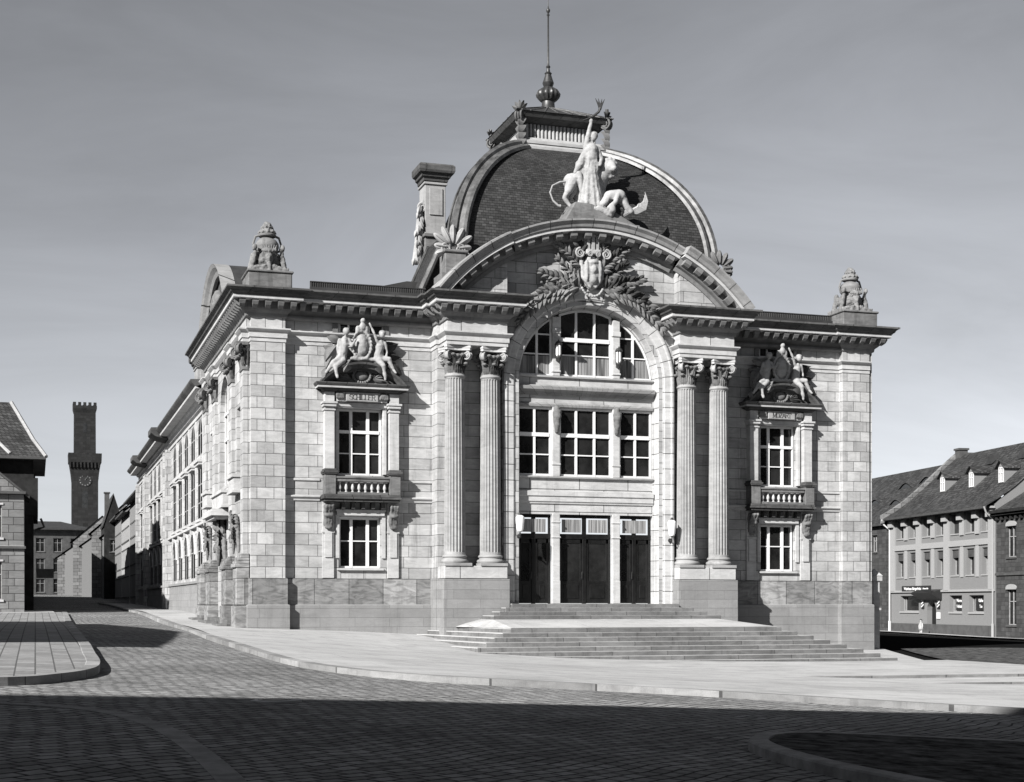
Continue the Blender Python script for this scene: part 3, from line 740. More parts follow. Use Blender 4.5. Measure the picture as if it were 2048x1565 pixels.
# storeys inside the arch
b = MB()
zs = [(8.42, 9.04)]
XL, XR = XC-2.9, XC+2.9
b.wall(rect(XL, XR, 7.84, 8.98), [], fxz(YW-.05), .05)
b.build('spandrel_panel', 'lintel', T)
b = MB().sweep([(-.02, 8.28), (.10, 8.31), (.13, 8.40), (.30, 8.48), (.32, 8.60), (.2, 8.66), (-.02, 8.70)], [(XL, YW-.05), (XR, YW-.05)])
b.sweep([(-.02, 7.80), (.08, 7.83), (.10, 7.92), (.04, 7.99), (-.02, 8.0)], [(XL, YW-.05), (XR, YW-.05)]); b.build('arch_cornice', 'gable', T)
b = MB(); b.wall(rect(XL, XR, 3.55, 5.02), [], fxz(YW-.05), .05); b.build('spandrel_panel', 'lintel', T)
b = MB().sweep([(-.02, 4.98), (.12, 5.0), (.14, 5.05), (-.02, 5.09)], [(XL, YW-.05), (XR, YW-.05)])
b.sweep([(-.02, 3.95), (.05, 3.97), (.06, 4.02), (.10, 4.06), (.10, 4.24), (.15, 4.28), (.15, 4.46), (-.02, 4.50)], [(XL, YW-.05), (XR, YW-.05)]); b.build('string_course', 'dress', T)
b = MB().sweep([(-.02, 8.98), (.10, 9.0), (.12, 9.06), (-.02, 9.09)], [(XL, YW-.05), (XR, YW-.05)]); b.build('window_sill', 'dress', T)
# mullion piers
pw = .31
PX = [19.76, 22.33]
for px in PX:
    b = MB().box(px-pw/2, px+pw/2, YW-.16, YW+.1, 9.06, 11.42); b.box(px-pw/2-.03, px+pw/2+.03, YW-.20, YW-.03, 10.75, 10.95); b.box(px-pw/2-.03, px+pw/2+.03, YW-.20, YW-.03, 9.2, 9.28)
    b.box(px-pw/2, px+pw/2, YW-.16, YW+.1, 5.06, 7.82); b.box(px-pw/2-.025, px+pw/2+.025, YW-.19, YW-.03, 5.5, 5.58)
    b.box(px-pw/2, px+pw/2, YW-.16, YW+.1, -.02, 3.57); b.box(px-pw/2-.03, px+pw/2+.03, YW-.19, YW-.03, 3.2, 3.27); b.box(px-pw/2-.03, px+pw/2+.03, YW-.19, YW-.03, 2.6, 2.66)
    b.box(px-pw/2-.01, px+pw/2+.01, YW-.18, YW-.03, -.02, .9)
    b.build('mullion_pier', 'dress', T, bevel=.015)
    b = MB()
    b.cap((px, YW-.22, 7.75), (px, YW-.3, 7.45), .13, .16, 10); b.cap((px, YW-.3, 7.4), (px, YW-.2, 6.85), .14, .09, 10)
    for sg in (-1, 1): b.cap((px+sg*.12, YW-.28, 7.6), (px+sg*.08, YW-.22, 7.1), .07, .05, 8)
    b.ell((px, YW-.3, 7.62), .19, .1, .07)
    b.blob('pier_bracket', 'carved', T, voxel=.028, disp=.02)
AT = (XC, 8.9, 2.88)
xa, xb, xc_, xd = PX[0]-pw/2, PX[0]+pw/2, PX[1]-pw/2, PX[1]+pw/2
cw = [(9.93, .15), (9.75-.35, .045)]
window(T, XL+.02, xa, 9.07, 11.8, YW, [(xa-.62, .09)], [10.72, 9.93], archtop=AT, curtain=[(XL+.1, xa-.68, 9.12, 9.86), (xa-.57, xa-.08, 9.12, 9.88)])
window(T, xb, xc_, 9.07, 11.8, YW, [xb+.74, xc_-.74], [(10.55, .16), 9.93], archtop=AT, fw=.09, curtain=[(xb+.1, xb+.7, 9.12, 9.9), (xb+.8, xc_-.8, 9.12, 9.95), (xc_-.7, xc_-.1, 9.12, 9.92)])
window(T, xd, XR-.02, 9.07, 11.8, YW, [(xd+.62, .09)], [10.72, 9.93], archtop=AT, curtain=[(xd+.08, xd+.57, 9.12, 9.9), (xd+.68, XR-.1, 9.12, 9.88)])
for a, c, vb in ((XL+.02, xa, [xa-.72]), (xb, xc_, [xb+.74, xc_-.74]), (xd, XR-.02, [xd+.72])):
    window(T, a, c, 5.07, 7.82, YW, vb, [(6.72, .15), 5.93], fw=.09)
# doors: dark double leaves with fanlight curtains
for a, c in ((XL+.02, xa), (xb, xc_), (xd, XR-.02)):
    mid = (a+c)/2; Yd = YW+.12
    b = MB(); b.box(a, c, Yd-.04, Yd+.08, 2.58, 2.78); b.box(a, c, Yd-.02, Yd+.08, 3.42, 3.56); b.box(a, a+.09, Yd-.02, Yd+.08, -.02, 3.5); b.box(c-.09, c, Yd-.02, Yd+.08, -.02, 3.5); b.box(mid-.08, mid+.08, Yd-.03, Yd+.08, -.02, 3.5)
    for l, r in ((a+.09, mid-.08), (mid+.08, c-.09)):
        b.box(l, l+.10, Yd, Yd+.07, 0, 2.58); b.box(r-.10, r, Yd, Yd+.07, 0, 2.58); b.box(l, r, Yd+.002, Yd+.07, 0, .9); b.box(l, r, Yd, Yd+.07, 2.4, 2.58)
        b.box(l+.16, r-.16, Yd-.02, Yd, .2, .75)
    d = b.build('door', 'doorwood', T, bevel=.01)
    g2 = MB()
    for l, r in ((a+.09, mid-.08), (mid+.08, c-.09)): g2.box(l+.1, r-.1, Yd+.03, Yd+.05, .9, 2.4)
    g2.build('pane', 'glass', d)
    cu = MB()
    spans = [(a+.16, mid-.16), (mid+.16, c-.16)] if c-a > 1.9 else [(a+.2, c-.22)]
    for l, r in spans: cu.box(l, r, Yd-.05, Yd-.03, 2.84, 3.36)
    cu.build('fanlight_curtain', 'paleblind', d)
    h = MB(); h.cap((mid-.12, Yd-.07, 1.0), (mid-.12, Yd-.07, 1.25), .018, .018, 8); h.build('handle', 'darkmetal', d)

# --- gable: curved cornice, side blocks
def garc(r, x): return gc[1]+math.sqrt(r*r-(x-gc[0])**2)
def gside(s):
    xs = np.linspace(15.0, 17.4, 9)
    pts = [(15.0, 11.9), (17.4, 11.9)]+[(x, garc(7.85, x)) for x in xs[::-1]]
    b = MB().slab(pts, -1.9, -.9)
    if s: mirror_mb(b)
    b.build('gable_block', 'stone', T)
both(gside)
a0 = math.asin((11.93-6.65)/8.45); a1 = math.acos(3.65/8.2)
def gcorn(yw, ang0, ang1, n):
    bed = [(7.50, yw+.02), (7.50, yw-.05), (7.66, yw-.08), (7.70, yw-.2), (7.74, yw-.24), (8.0, yw-.24)]
    cor = [(8.0, yw-.2), (8.01, yw-.62), (8.12, yw-.62), (8.13, yw-.58)]
    cro = [(8.12, yw-.6), (8.16, yw-.68), (8.28, yw-.72), (8.38, yw-.82), (8.45, yw-.82), (8.50, yw-.4), (8.50, -.5)]
    out = []
    b = MB().arcsweep(bed, gc, ang0, ang1, n)
    k = max(2, round((ang1-ang0)*7.9/.62))
    for j in range(k):
        a = ang0+(ang1-ang0)*(j+.5)/k; ca, sa = math.cos(a), math.sin(a)
        def pt(r, t, y): return (gc[0]+r*ca-t*sa, y, gc[1]+r*sa+t*ca)
        vs = [pt(r, t, y) for t in (-.14, .14) for r, y in ((7.74, yw-.2), (7.76, yw-.42), (7.84, yw-.54), (8.01, yw-.56), (8.01, yw-.2))]
        b.add(vs, [(0, 1, 2, 3, 4), (9, 8, 7, 6, 5)]+[(i, (i+1) % 5, 5+(i+1) % 5, 5+i) for i in range(5)])
    out.append(b.build('gable_cornice_brackets', 'bracket', T))
    b = MB().arcsweep(cor, gc, ang0, ang1, n); b.build('gable_corona', 'dress', T)
    b = MB().arcsweep(cro, gc, ang0, ang1, n); b.build('gable_cornice', 'gable', T)
gcorn(YA-.12, a1, math.pi-a1, 36)
gcorn(-1.9, a0, a1, 14); gcorn(-1.9, math.pi-a1, math.pi-a0, 14)
# backing of the gable (attic wall & curved top back to the dome)
b = MB().arcsweep([(8.30, -.95), (8.30, .6), (2.0, .6)], gc, a0, math.pi-a0, 36, caps=False); b.build('gable_back', 'zinc', T)

# --- columns
def column(x, y):
    def fl(a, z):
        return 1-0.125*max(0.0, math.cos(a*20)+.15)**0.6 if 1.98 < z < 8.66 else 1.0
    n = 160; prof = [(.425, 1.86), (.415, 1.97), (.415, 1.985)]
    zs = list(np.linspace(2.03, 8.6, 13)); joints = [3.35, 5.0, 6.6]
    for z in zs: 
        t = (z-1.9)/6.8; prof.append((.415-.045*t**1.6, z))
    prof += [(.372, 8.65), (.372, 8.67), (.37, 8.70), (.40, 8.72), (.415, 8.76), (.40, 8.80), (.37, 8.82), (.37, 8.86)]
    c = MB().lathe(prof, (x, y, 0), n, flute=fl).build('column', 'shaft', T, smooth=True, angle=40)
    j = MB()
    for z in joints: j.lathe([(.405-.03*(z-1.9)/6.8, z-.008), (.405-.03*(z-1.9)/6.8, z+.008)], (x, y, 0), 40)
    bs = MB().box(x-.54, x+.54, y-.54, y+.54, 1.44, 1.55)
    bs.lathe([(.40, 1.54), (.50, 1.55), (.535, 1.60), (.535, 1.64), (.50, 1.69), (.455, 1.70), (.44, 1.74), (.445, 1.76), (.48, 1.78), (.485, 1.82), (.46, 1.86), (.40, 1.87)], (x, y, 0), 36)
    bs.build('base', 'shaft', c, smooth=True)
    capital(x, y, 8.86, c)
def spiral(b, c, ax, up, r0, turns, w, thick=.05, sgn=1):   # volute in the plane (ax, up)
    ax = Vector(ax).normalized(); up = Vector(up).normalized(); c = Vector(c); pts = []; n = int(turns*18)
    for i in range(n+1):
        t = i/n; a = math.pi/2-sgn*t*turns*2*math.pi; r = r0*(1-t*.86)
        pts.append(c+ax*(r*math.cos(a))+up*(r*math.sin(a)))
    b.tube(pts, [w*(1-.6*i/n) for i in range(n+1)], 6)
def capital(x, y, z, par, s=1.0, flat=False):
    b = MB(); b.lathe([(.35, z), (.36, z+.3), (.39, z+.55), (.47, z+.66)], (x, y, 0), 20)
    for row, (zz, L, r, ph, cu) in enumerate([(z+.0, .40, .37, 0, .32), (z+.12, .62, .37, .5, .34)]):
        for k in range(8):
            a = 2*math.pi*(k+ph)/8; ca, sa = math.cos(a), math.sin(a)
            for t0, wd in ((-.55, .16), (0, .26), (.55, .16)):
                b.leaf((x+r*math.cos(a+t0*.35), y+r*math.sin(a+t0*.35), zz), (ca*.22, sa*.22, 1), (ca, sa, .1), L*(1 if t0 == 0 else .82), wd, -.05)
            tip = (x+(r+.12)*ca, y+(r+.12)*sa, zz+L*.93); b.ell(tip, .09, .09, .06, n=8)
    b.lathe([(.40, z+.60), (.47, z+.62), (.49, z+.67), (.46, z+.72)], (x, y, 0), 24)
    for k in range(20): a = 2*math.pi*k/20; b.ell((x+.47*math.cos(a), y+.47*math.sin(a), z+.67), .045, .045, .06, n=6)
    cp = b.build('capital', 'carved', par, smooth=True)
    for sx, sy in ((-1, -1), (1, -1), (1, 1), (-1, 1)):
        v = MB(); d = Vector((sx, sy, 0)).normalized(); t = Vector((-d.y, d.x, 0))
        for o in (-.07, .07): spiral(v, Vector((x, y, z+.66))+d*.55+t*o, d, (0, 0, 1), .17, 2.1, .032, sgn=1)
        v.lathe([(.16, -.055), (.16, .055)], tuple(Vector((x, y, z+.66))+d*.55), 16, axis=t)
        v.lathe([(.045, -.10), (.045, .10)], tuple(Vector((x, y, z+.66))+d*.55), 10, axis=t)
        v.tube([Vector((x, y, z+.80))+d*.2, Vector((x, y, z+.84))+d*.5], .04, 6)
        v.build('volute', 'pale_carved', par, smooth=True)
    ab = MB(); pts = []
    for k in range(4):
        a = math.pi/4+k*math.pi/2; c1 = Vector((math.cos(a), math.sin(a))); tt = Vector((-c1.y, c1.x))
        pts += [c1*.70-tt*.06, c1*.70+tt*.06]
        mid = Vector((math.cos(a+math.pi/4), math.sin(a+math.pi/4))); t2 = Vector((-mid.y, mid.x)); pts += [mid*.43-t2*.15, mid*.41, mid*.43+t2*.15]
    ab.prism([(x+p.x, y+p.y) for p in pts], z+.86, z+.95); ab.prism([(x+p.x*1.04, y+p.y*1.04) for p in pts], z+.95, z+1.04)
    ab.build('abacus', 'dress', par)
for cx in (15.44, 16.88): column(cx, -1.38); 
for cx in (16.88, 15.44): column(mx(cx), -1.38)
# pilaster capitals on the side
for a, c in PIL:
    b = MB(); b.box(SIDE-.16, SIDE+.04, a-.04, c+.04, 8.86, 8.98)
    for k in range(5):
        yy = a+.05+(c-a-.1)*k/4
        for dz, L in ((8.98, .42), (9.05, .62)): b.leaf((SIDE-.13, yy, dz), (-.25, 0, 1), (-1, 0, .1), L, .26, -.06); b.ell((SIDE-.28, yy, dz+L*.9), .09, .09, .06, n=8)
    for xx in (SIDE-.1, SIDE+.06):
        for dz, L in ((8.98, .42), (9.05, .62)): b.leaf((xx, a-.02, dz), (0, -.25, 1), (0, -1, .1), L, .24, -.06)
    for sg, yy in ((-1, a), (1, c)):
        ct = Vector((SIDE-.28, yy+sg*.1, 9.62)); d = Vector((-1, sg, 0)).normalized(); t = Vector((-d.y, d.x, 0))
        for o in (-.07, .07): spiral(b, ct+t*o, d, (0, 0, 1), .2, 2.1, .036)
        b.lathe([(.18, -.06), (.18, .06)], tuple(ct), 16, axis=t)
    b.box(SIDE-.4, SIDE+.04, a-.16, c+.16, 9.78, 9.9); b.build('pilaster_capital', 'carved', T, smooth=True)
b = MB()   # one capital just shows past the right-hand corner
ct = Vector((mx(SIDE)+.36, .9, 9.6)); d = Vector((1, -.2, 0)).normalized(); t = Vector((-d.y, d.x, 0))
for o in (-.1, .1): spiral(b, ct+t*o, d, (0, 0, 1), .2, 2.1, .036, sgn=1)
b.lathe([(.18, -.08), (.18, .08)], tuple(ct), 16, axis=t); b.box(mx(SIDE), mx(SIDE)+.45, .8, 2.1, 9.78, 9.9)
for k in range(4): b.leaf((mx(SIDE)+.2, .95+.3*k, 8.95), (.25, 0, 1), (1, 0, .1), .62, .28, -.06); b.leaf((mx(SIDE)+.12, .9, 8.9), (0.1, -.2, 1), (0, -1, .1), .5, .26, -.06)
b.build('pilaster_capital', 'carved', T, smooth=True)
# --- window surrounds with balcony, name plate and segmental pediment
def text_mesh(txt, size, depth, name, mat, parent, loc, rotz=0.0, local=True, xs=1.0):
    cu = bpy.data.curves.new('t', 'FONT'); cu.body = txt; cu.size = size; cu.extrude = depth; cu.align_x = 'CENTER'; cu.align_y = 'CENTER'; cu.offset = size*0.012
    o = bpy.data.objects.new('t', cu); COL.objects.link(o)
    dg = bpy.context.evaluated_depsgraph_get(); me = bpy.data.meshes.new_from_object(o.evaluated_get(dg)); bpy.data.objects.remove(o)
    m = Matrix.Translation(loc) @ Matrix.Rotation(rotz, 4, 'Z') @ Matrix.Rotation(R(90), 4, 'X') @ Matrix.Diagonal((xs, 1, 1, 1)); me.transform(m)
    me.materials.clear(); me.materials.append(M[mat]); me.name = name
    q = bpy.data.objects.new(name, me); COL.objects.link(q); q.parent = parent
    return q
def serif_text(txt, x0, x1, z0, z1, Y, name, mat, parent):    # roman capitals built from strokes with serifs
    GL = {'S': [[(1, .82), (.8, .97), (.35, .99), (.08, .8), (.15, .6), (.5, .5), (.88, .38), (.95, .18), (.7, .01), (.3, .02), (.02, .18)]],
          'C': [[(1, .8), (.75, .98), (.4, .98), (.1, .75), (.03, .5), (.1, .25), (.4, .02), (.75, .02), (1, .2)]],
          'H': [[(.12, 0), (.12, 1)], [(.88, 0), (.88, 1)], [(.12, .5), (.88, .5)]], 'I': [[(.5, 0), (.5, 1)]],
          'L': [[(.15, 1), (.15, 0)], [(.15, .02), (.95, .02), (.98, .2)]], 'E': [[(.15, 0), (.15, 1)], [(.15, .98), (.95, .98)], [(.15, .5), (.75, .5)], [(.15, .02), (.98, .02)]],
          'R': [[(.15, 0), (.15, 1)], [(.15, .98), (.7, .98), (.9, .85), (.88, .62), (.65, .5), (.15, .5)], [(.55, .5), (1, 0)]],
          'M': [[(.1, 0), (.14, 1)], [(.14, 1), (.5, .1)], [(.5, .1), (.86, 1)], [(.86, 1), (.92, 0)]], 
          'O': [[(.5, 1), (.15, .85), (.02, .5), (.15, .15), (.5, 0), (.85, .15), (.98, .5), (.85, .85), (.5, 1)]], 'Z': [[(.05, .98), (.95, .98)], [(.92, .98), (.06, .02)], [(.05, .02), (.97, .02)]],
          'A': [[(.03, 0), (.5, 1)], [(.5, 1), (.97, 0)], [(.2, .35), (.8, .35)]], 'T': [[(.5, 0), (.5, 1)], [(.02, .8), (.03, .98), (.97, .98), (.98, .8)]]}
    SER = {'H': [(.12, 0), (.12, 1), (.88, 0), (.88, 1)], 'I': [(.5, 0), (.5, 1)], 'L': [(.15, 1), (.15, 0)], 'E': [(.15, 0), (.15, 1)], 'R': [(.15, 0), (.15, 1), (.97, 0)], 'M': [(.1, 0), (.9, 0), (.1, 1), (.9, 1)], 'A': [(.03, 0), (.97, 0)], 'T': [(.5, 0)]}
    b = MB(); h = z1-z0; wds = [(.35 if c == 'I' else .95 if c == 'M' else .78)*h for c in txt]; gap = ((x1-x0)-sum(wds))/(len(txt)-1); x = x0
    for c, wd in zip(txt, wds):
        for st in GL[c]:
            for p, q in zip(st[:-1], st[1:]):
                P0 = Vector((x+p[0]*wd, z0+p[1]*h)); P1 = Vector((x+q[0]*wd, z0+q[1]*h)); d = (P1-P0); 
                if d.length < 1e-6: continue
                d.normalize(); thick = h*(.06 if abs(d.y) > .6 else .035); n = Vector((-d.y, d.x))*thick; P0 -= d*thick*.4; P1 += d*thick*.4
                b.slab([tuple(P0-n), tuple(P1-n), tuple(P1+n), tuple(P0+n)], Y-.004, Y+.02)
        for sx, sz in SER.get(c, []): cx_ = x+sx*wd; cz_ = z0+sz*h; b.box(cx_-h*.16, cx_+h*.16, Y-.005, Y+.02, cz_-h*.035, cz_+h*.035)
        x += wd+gap
    b.build(name, mat, parent)
def surround(xm, txt):
    # lower window
    window(T, xm-.82, xm+.80, 1.37, 3.33, .2, [xm-.33, xm+.32], [2.42], fw=.075, vw=.12, hw=.045)
    b = MB(); b.box(xm-1.0, xm+.98, -.10, .02, 3.36, 3.40); b.box(xm-.95, xm+.93, -.14, .02, 3.40, 3.56); b.box(xm-1.0, xm+.98, -.18, .02, 3.56, 3.62)
    for sg in (-1, 1): b.box(min(xm+sg*.84, xm+sg*.98), max(xm+sg*.84, xm+sg*.98), -.07, .02, 1.75, 3.36)
    b.box(xm-.92, xm+.9, -.12, .05, 1.28, 1.36)
    b.build('window_architrave', 'dress', T)
    b = MB()
    for sg in (-1, 1):
        b = MB(); xa, xb_ = sorted((xm+sg*1.06, xm+sg*1.50)); b.box(xa, xb_, -.10, .02, .98, 3.9); b.box(xa+.08, xb_-.08, -.15, -.08, 1.78, 2.72); b.box(xa-.02, xb_+.02, -.14, 0, 2.72, 2.8)
        b.build('window_pilaster', 'dress', T)
    b = MB()
    for sg in (-1, 1):
        b = MB(); cx = xm+sg*1.28
        for dx in (-.12, 0, .12): b.cap((cx+dx, -.42, 3.74), (cx+dx, -.26, 3.45), .07, .06, 8); b.cap((cx+dx, -.24, 3.42), (cx+dx*.7, -.15, 2.95), .07, .05, 8)
        b.ell((cx, -.30, 3.4), .2, .08, .09); b.ell((cx, -.2, 2.92), .17, .07, .09); b.box(cx-.18, cx+.18, -.2, 0, 3.0, 3.8)
        b.blob('console', 'carved', T, voxel=.032, disp=.03)
    # balcony slab with dentils
    b = MB().box(xm-1.58, xm+1.52, -.62, .02, 4.0, 4.08); b.box(xm-1.50, xm+1.44, -.55, .02, 3.9, 4.0); b.box(xm-1.54, xm+1.48, -.58, .02, 4.08, 4.18)
    for k in range(5): x = xm-.8+k*.39; b.box(x, x+.15, -.32, .02, 3.64, 3.9)
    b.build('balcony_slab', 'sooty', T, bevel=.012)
    bl = MB(); bl.box(xm-1.1, xm+1.04, -.46, -.22, 4.68, 4.80); bl.box(xm-1.14, xm+1.08, -.50, -.18, 4.80, 4.88); bl.box(xm-1.06, xm+1.0, -.46, -.2, 4.18, 4.28)
    for sg in (-1, 1):
        xa, xb_ = sorted((xm+sg*1.06, xm+sg*1.48)); bl.box(xa, xb_, -.52, .02, 4.18, 4.95)
    o = bl.build('balustrade', 'carved', T, bevel=.01)
    for k in range(8):
        x = xm-.88+k*.252
        MB().lathe([(.055, 4.28), (.055, 4.31), (.03, 4.33), (.045, 4.37), (.068, 4.43), (.06, 4.49), (.035, 4.58), (.032, 4.62), (.05, 4.65), (.05, 4.69)], (x, -.34, 0), 12).build('baluster', 'dress', o, smooth=True)
    b = MB()
    for sg in (-1, 1):
        b = MB(); xa, xb_ = sorted((xm+sg*1.06, xm+sg*1.48)); b.box(xa-.05, xb_+.05, -.58, .02, 4.95, 5.0); b.box(xa-.08, xb_+.08, -.6, .02, 5.0, 5.08); b.box(xa-.03, xb_+.03, -.55, .02, 5.08, 5.16)
        b.build('pedestal_cap', 'sooty', T, bevel=.01)
    # upper window
    window(T, xm-.88, xm+.86, 4.97, 7.54, .2, [xm-.34, xm+.33], [(6.66, .12), 5.82], fw=.08, vw=.12, hw=.045)
    b = MB()
    for sg in (-1, 1):
        b = MB(); xa, xb_ = sorted((xm+sg*1.08, xm+sg*1.46)); b.box(xa, xb_, -.34, .02, 5.1, 7.55); b.box(xa-.04, xb_+.04, -.38, .02, 7.4, 7.46); b.box(xa-.06, xb_+.06, -.42, .02, 7.55, 7.66); b.box(xa-.1, xb_+.1, -.46, .02, 7.66, 7.74); b.box(xa, xb_, -.34, .02, 7.74, 8.12)
        xa, xb_ = sorted((xm+sg*.86, xm+sg*1.02)); b.box(xa, xb_, -.12, .02, 5.0, 7.55)
        b.box(xa+.03, xb_-.02, -.15, -.1, 5.0, 7.5)
        b.build('window_pilaster', 'dress', T, bevel=.008)
    b = MB().box(xm-1.02, xm+1.0, -.16, .02, 7.55, 7.6); b.box(xm-1.02, xm+1.0, -.2, .02, 7.6, 7.75); b.box(xm-1.0, xm+1.0, -.3, .02, 7.78, 8.15); b.build('window_architrave', 'dress', T)
    b = MB().box(xm-.64, xm+.62, -.40, -.28, 7.78, 8.13); pl = b.build('name_plate', 'shaft', T, bevel=.015)
    serif_text(txt, xm-.52 if len(txt) > 6 else xm-.44, xm+.50 if len(txt) > 6 else xm+.44, 7.85, 8.04, -.405, 'lettering', 'inscription', pl)
    b = MB()
    for sg in (-1, 1):
        b = MB()
        for k in range(4): b.cap((xm+sg*(.72+.09*k), -.36, 7.9), (xm+sg*(.76+.08*k), -.38, 8.06), .05, .05, 8)
        b.blob('scroll_bracket', 'carved', T, voxel=.03, disp=.02)
    pth = [(xm-1.46, 0), (xm-1.46, -.3), (xm+1.46, -.3), (xm+1.46, 0)]
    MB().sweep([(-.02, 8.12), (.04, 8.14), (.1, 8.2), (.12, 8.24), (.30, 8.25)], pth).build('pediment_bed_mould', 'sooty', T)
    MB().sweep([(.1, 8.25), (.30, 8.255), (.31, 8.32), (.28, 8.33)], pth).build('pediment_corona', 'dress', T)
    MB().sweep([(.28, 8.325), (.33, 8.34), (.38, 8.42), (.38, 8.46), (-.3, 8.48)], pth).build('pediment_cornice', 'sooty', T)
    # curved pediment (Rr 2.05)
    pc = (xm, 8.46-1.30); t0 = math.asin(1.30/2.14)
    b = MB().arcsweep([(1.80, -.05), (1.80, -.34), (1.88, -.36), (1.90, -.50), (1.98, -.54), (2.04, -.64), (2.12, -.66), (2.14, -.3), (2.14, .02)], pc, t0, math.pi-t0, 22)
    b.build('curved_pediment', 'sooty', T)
    b = MB(); b.slab([(pc[0]+1.85*math.cos(a), pc[1]+1.85*math.sin(a)) for a in np.linspace(math.asin(1.3/1.85), math.pi-math.asin(1.3/1.85), 16)], -.18, .0)
    for k in range(22):
        a = 2*math.pi*k/22; b.ell((xm+.34*math.cos(a), -.26, 8.80+.27*math.sin(a)), .06, .07, .06, n=8)
    b.ell((xm, -.22, 8.80), .26, .1, .2)
    for sg in (-1, 1):
        for k in range(6):
            a = R(k*24-10); b.leaf((xm+sg*.42, -.22, 8.68), (sg*math.cos(a), -.1, math.sin(a)*.8), (0, -1, 0), .62-.05*k, .16, .12)
    b.build('tympanum_wreath', 'carved', T, smooth=True)
    # attic window in the frieze
    window(T, xm-.82, xm+.93, 10.46, 10.97, .1, [(xm-.45, .07), (xm+.35, .07)], [], fw=.05, vw=.06)
    b = MB()
    for xx in (xm-1.0, xm+1.02): MB().box(xx-.1, xx+.1, -.06, .02, 10.42, 10.85).build('window_jamb', 'carved', T)
surround(12.02, 'SCHILLER'); surround(mx(12.02), 'MOZART')
def figures(xm):
    b = MB(); y = -.42; c = lambda p, q, r0, r1: b.cap((xm+p[0], y+p[1], p[2]), (xm+q[0], y+q[1], q[2]), r0, r1, 12)
    e = lambda p, rx, ry, rz: b.ell((xm+p[0], y+p[1], p[2]), rx, ry, rz)
    # left seated youth
    c((-.82, 0, 9.42), (-.74, -.05, 9.95), .19, .17); c((-.74, -.05, 9.95), (-.72, -.05, 10.15), .20, .11); e((-.66, -.1, 10.42), .12, .13, .15); e((-.66, -.06, 10.47), .14, .14, .12)
    c((-.56, -.05, 10.14), (-.46, -.2, 9.85), .07, .055); c((-.46, -.2, 9.85), (-.32, -.2, 10.12), .05, .045); c((-.92, -.05, 10.1), (-1.0, .0, 9.75), .07, .055); c((-1.0, .0, 9.75), (-.9, -.12, 9.45), .05, .045)
    c((-.85, -.05, 9.38), (-1.18, -.18, 9.22), .15, .10); c((-1.18, -.18, 9.22), (-1.45, -.2, 8.82), .10, .06); c((-.8, -.12, 9.3), (-1.12, -.25, 9.05), .14, .10); c((-1.12, -.25, 9.05), (-1.05, -.3, 8.62), .09, .055)
    c((-1.05, .1, 9.75), (-1.2, .15, 9.3), .14, .17); c((-1.1, .12, 9.9), (-1.0, .12, 9.5), .06, .15)
    # right seated woman, arm raised to the crest
    c((.62, 0, 9.45), (.66, -.05, 9.92), .19, .16); c((.66, -.05, 9.92), (.70, -.05, 10.1), .17, .09); e((.74, -.12, 10.38), .11, .13, .145); e((.76, -.06, 10.44), .15, .14, .13)
    c((.56, -.08, 10.1), (.42, -.15, 10.42), .065, .055); c((.42, -.15, 10.42), (.24, -.12, 10.78), .05, .04); c((.86, -.05, 10.08), (.95, -.05, 9.72), .065, .055); c((.95, -.05, 9.72), (.88, -.2, 9.45), .05, .04)
    c((.68, -.05, 9.42), (.98, -.2, 9.42), .15, .11); c((.98, -.2, 9.42), (1.18, -.22, 8.98), .10, .055); c((1.18, -.25, 8.98), (1.24, -.3, 8.9), .055, .045); c((.62, -.15, 9.35), (.75, -.32, 9.15), .14, .10); c((.75, -.32, 9.15), (.82, -.34, 8.62), .09, .055)
    c((1.0, .12, 9.3), (1.35, .1, 8.85), .17, .12); c((1.3, .1, 8.85), (1.55, .1, 8.55), .12, .06)
    # oval shield with scrolls and crest
    b.ell((xm-.04, y+.12, 9.95), .40, .20, .58); b.ell((xm-.04, y+.02, 9.95), .26, .18, .42)
    for k in range(24):
        a = 2*math.pi*k/24; b.ell((xm-.04+.38*math.cos(a), y-.02, 9.95+.54*math.sin(a)), .06, .06, .06, n=8)
    c((-.2, 0, 10.5), (-.2, -.02, 10.62), .10, .08); c((.14, 0, 10.5), (.14, -.02, 10.62), .10, .08); e((0, -.05, 10.68), .13, .1, .16); e((0, -.05, 10.9), .10, .1, .10)
    c((-.45, .05, 9.42), (.45, .05, 9.42), .09, .09)
    t = thing('relief_sculpture', 'carved stone pair of seated figures flanking an oval shield above the SCHILLER window', 'sculpture', (xm, -.3, 9.2), group='figure groups over the side windows')
    o = b.blob('figures', 'pale_carved', t, voxel=.035, disp=.02, sm=1)
    dr = MB()
    for p, d, L, W in [((-1.05, .0, 9.85), (-.5, -.1, -.7), .75, .5), ((-1.2, -.05, 9.5), (-.5, -.2, -1), .6, .4), ((1.0, -.1, 9.4), (.7, -.1, -.8), .75, .4), ((-.9, .0, 10.1), (-.7, .1, .2), .5, .35), ((1.15, -.1, 9.1), (.6, -.2, -1), .5, .3), ((-.78, .05, 9.7), (-1, .2, .25), .75, .5), ((-.8, .1, 9.9), (-1, .2, -.1), .6, .4), ((.8, .1, 9.9), (1, .2, .3), .7, .45), ((.85, .1, 9.7), (1, .2, -.2), .7, .45), ((-.5, -.1, 9.35), (-.6, -.2, -1), .6, .4), ((.5, -.1, 9.35), (.6, -.2, -1), .6, .4), ((-1.4, -.05, 9.0), (-.3, -.3, -1), .5, .35)]:
        dr.leaf((xm+p[0], y+p[1], p[2]), d, (0, -1, .2), L, W, .1)
    dr.build('drapery', 'carved', t, smooth=True)
    return t
fg = figures(12.02)
copy_tree(fg, None, (mx(12.02), -.3, 9.2), label='carved stone pair of seated figures flanking an oval shield above the MOZART window')

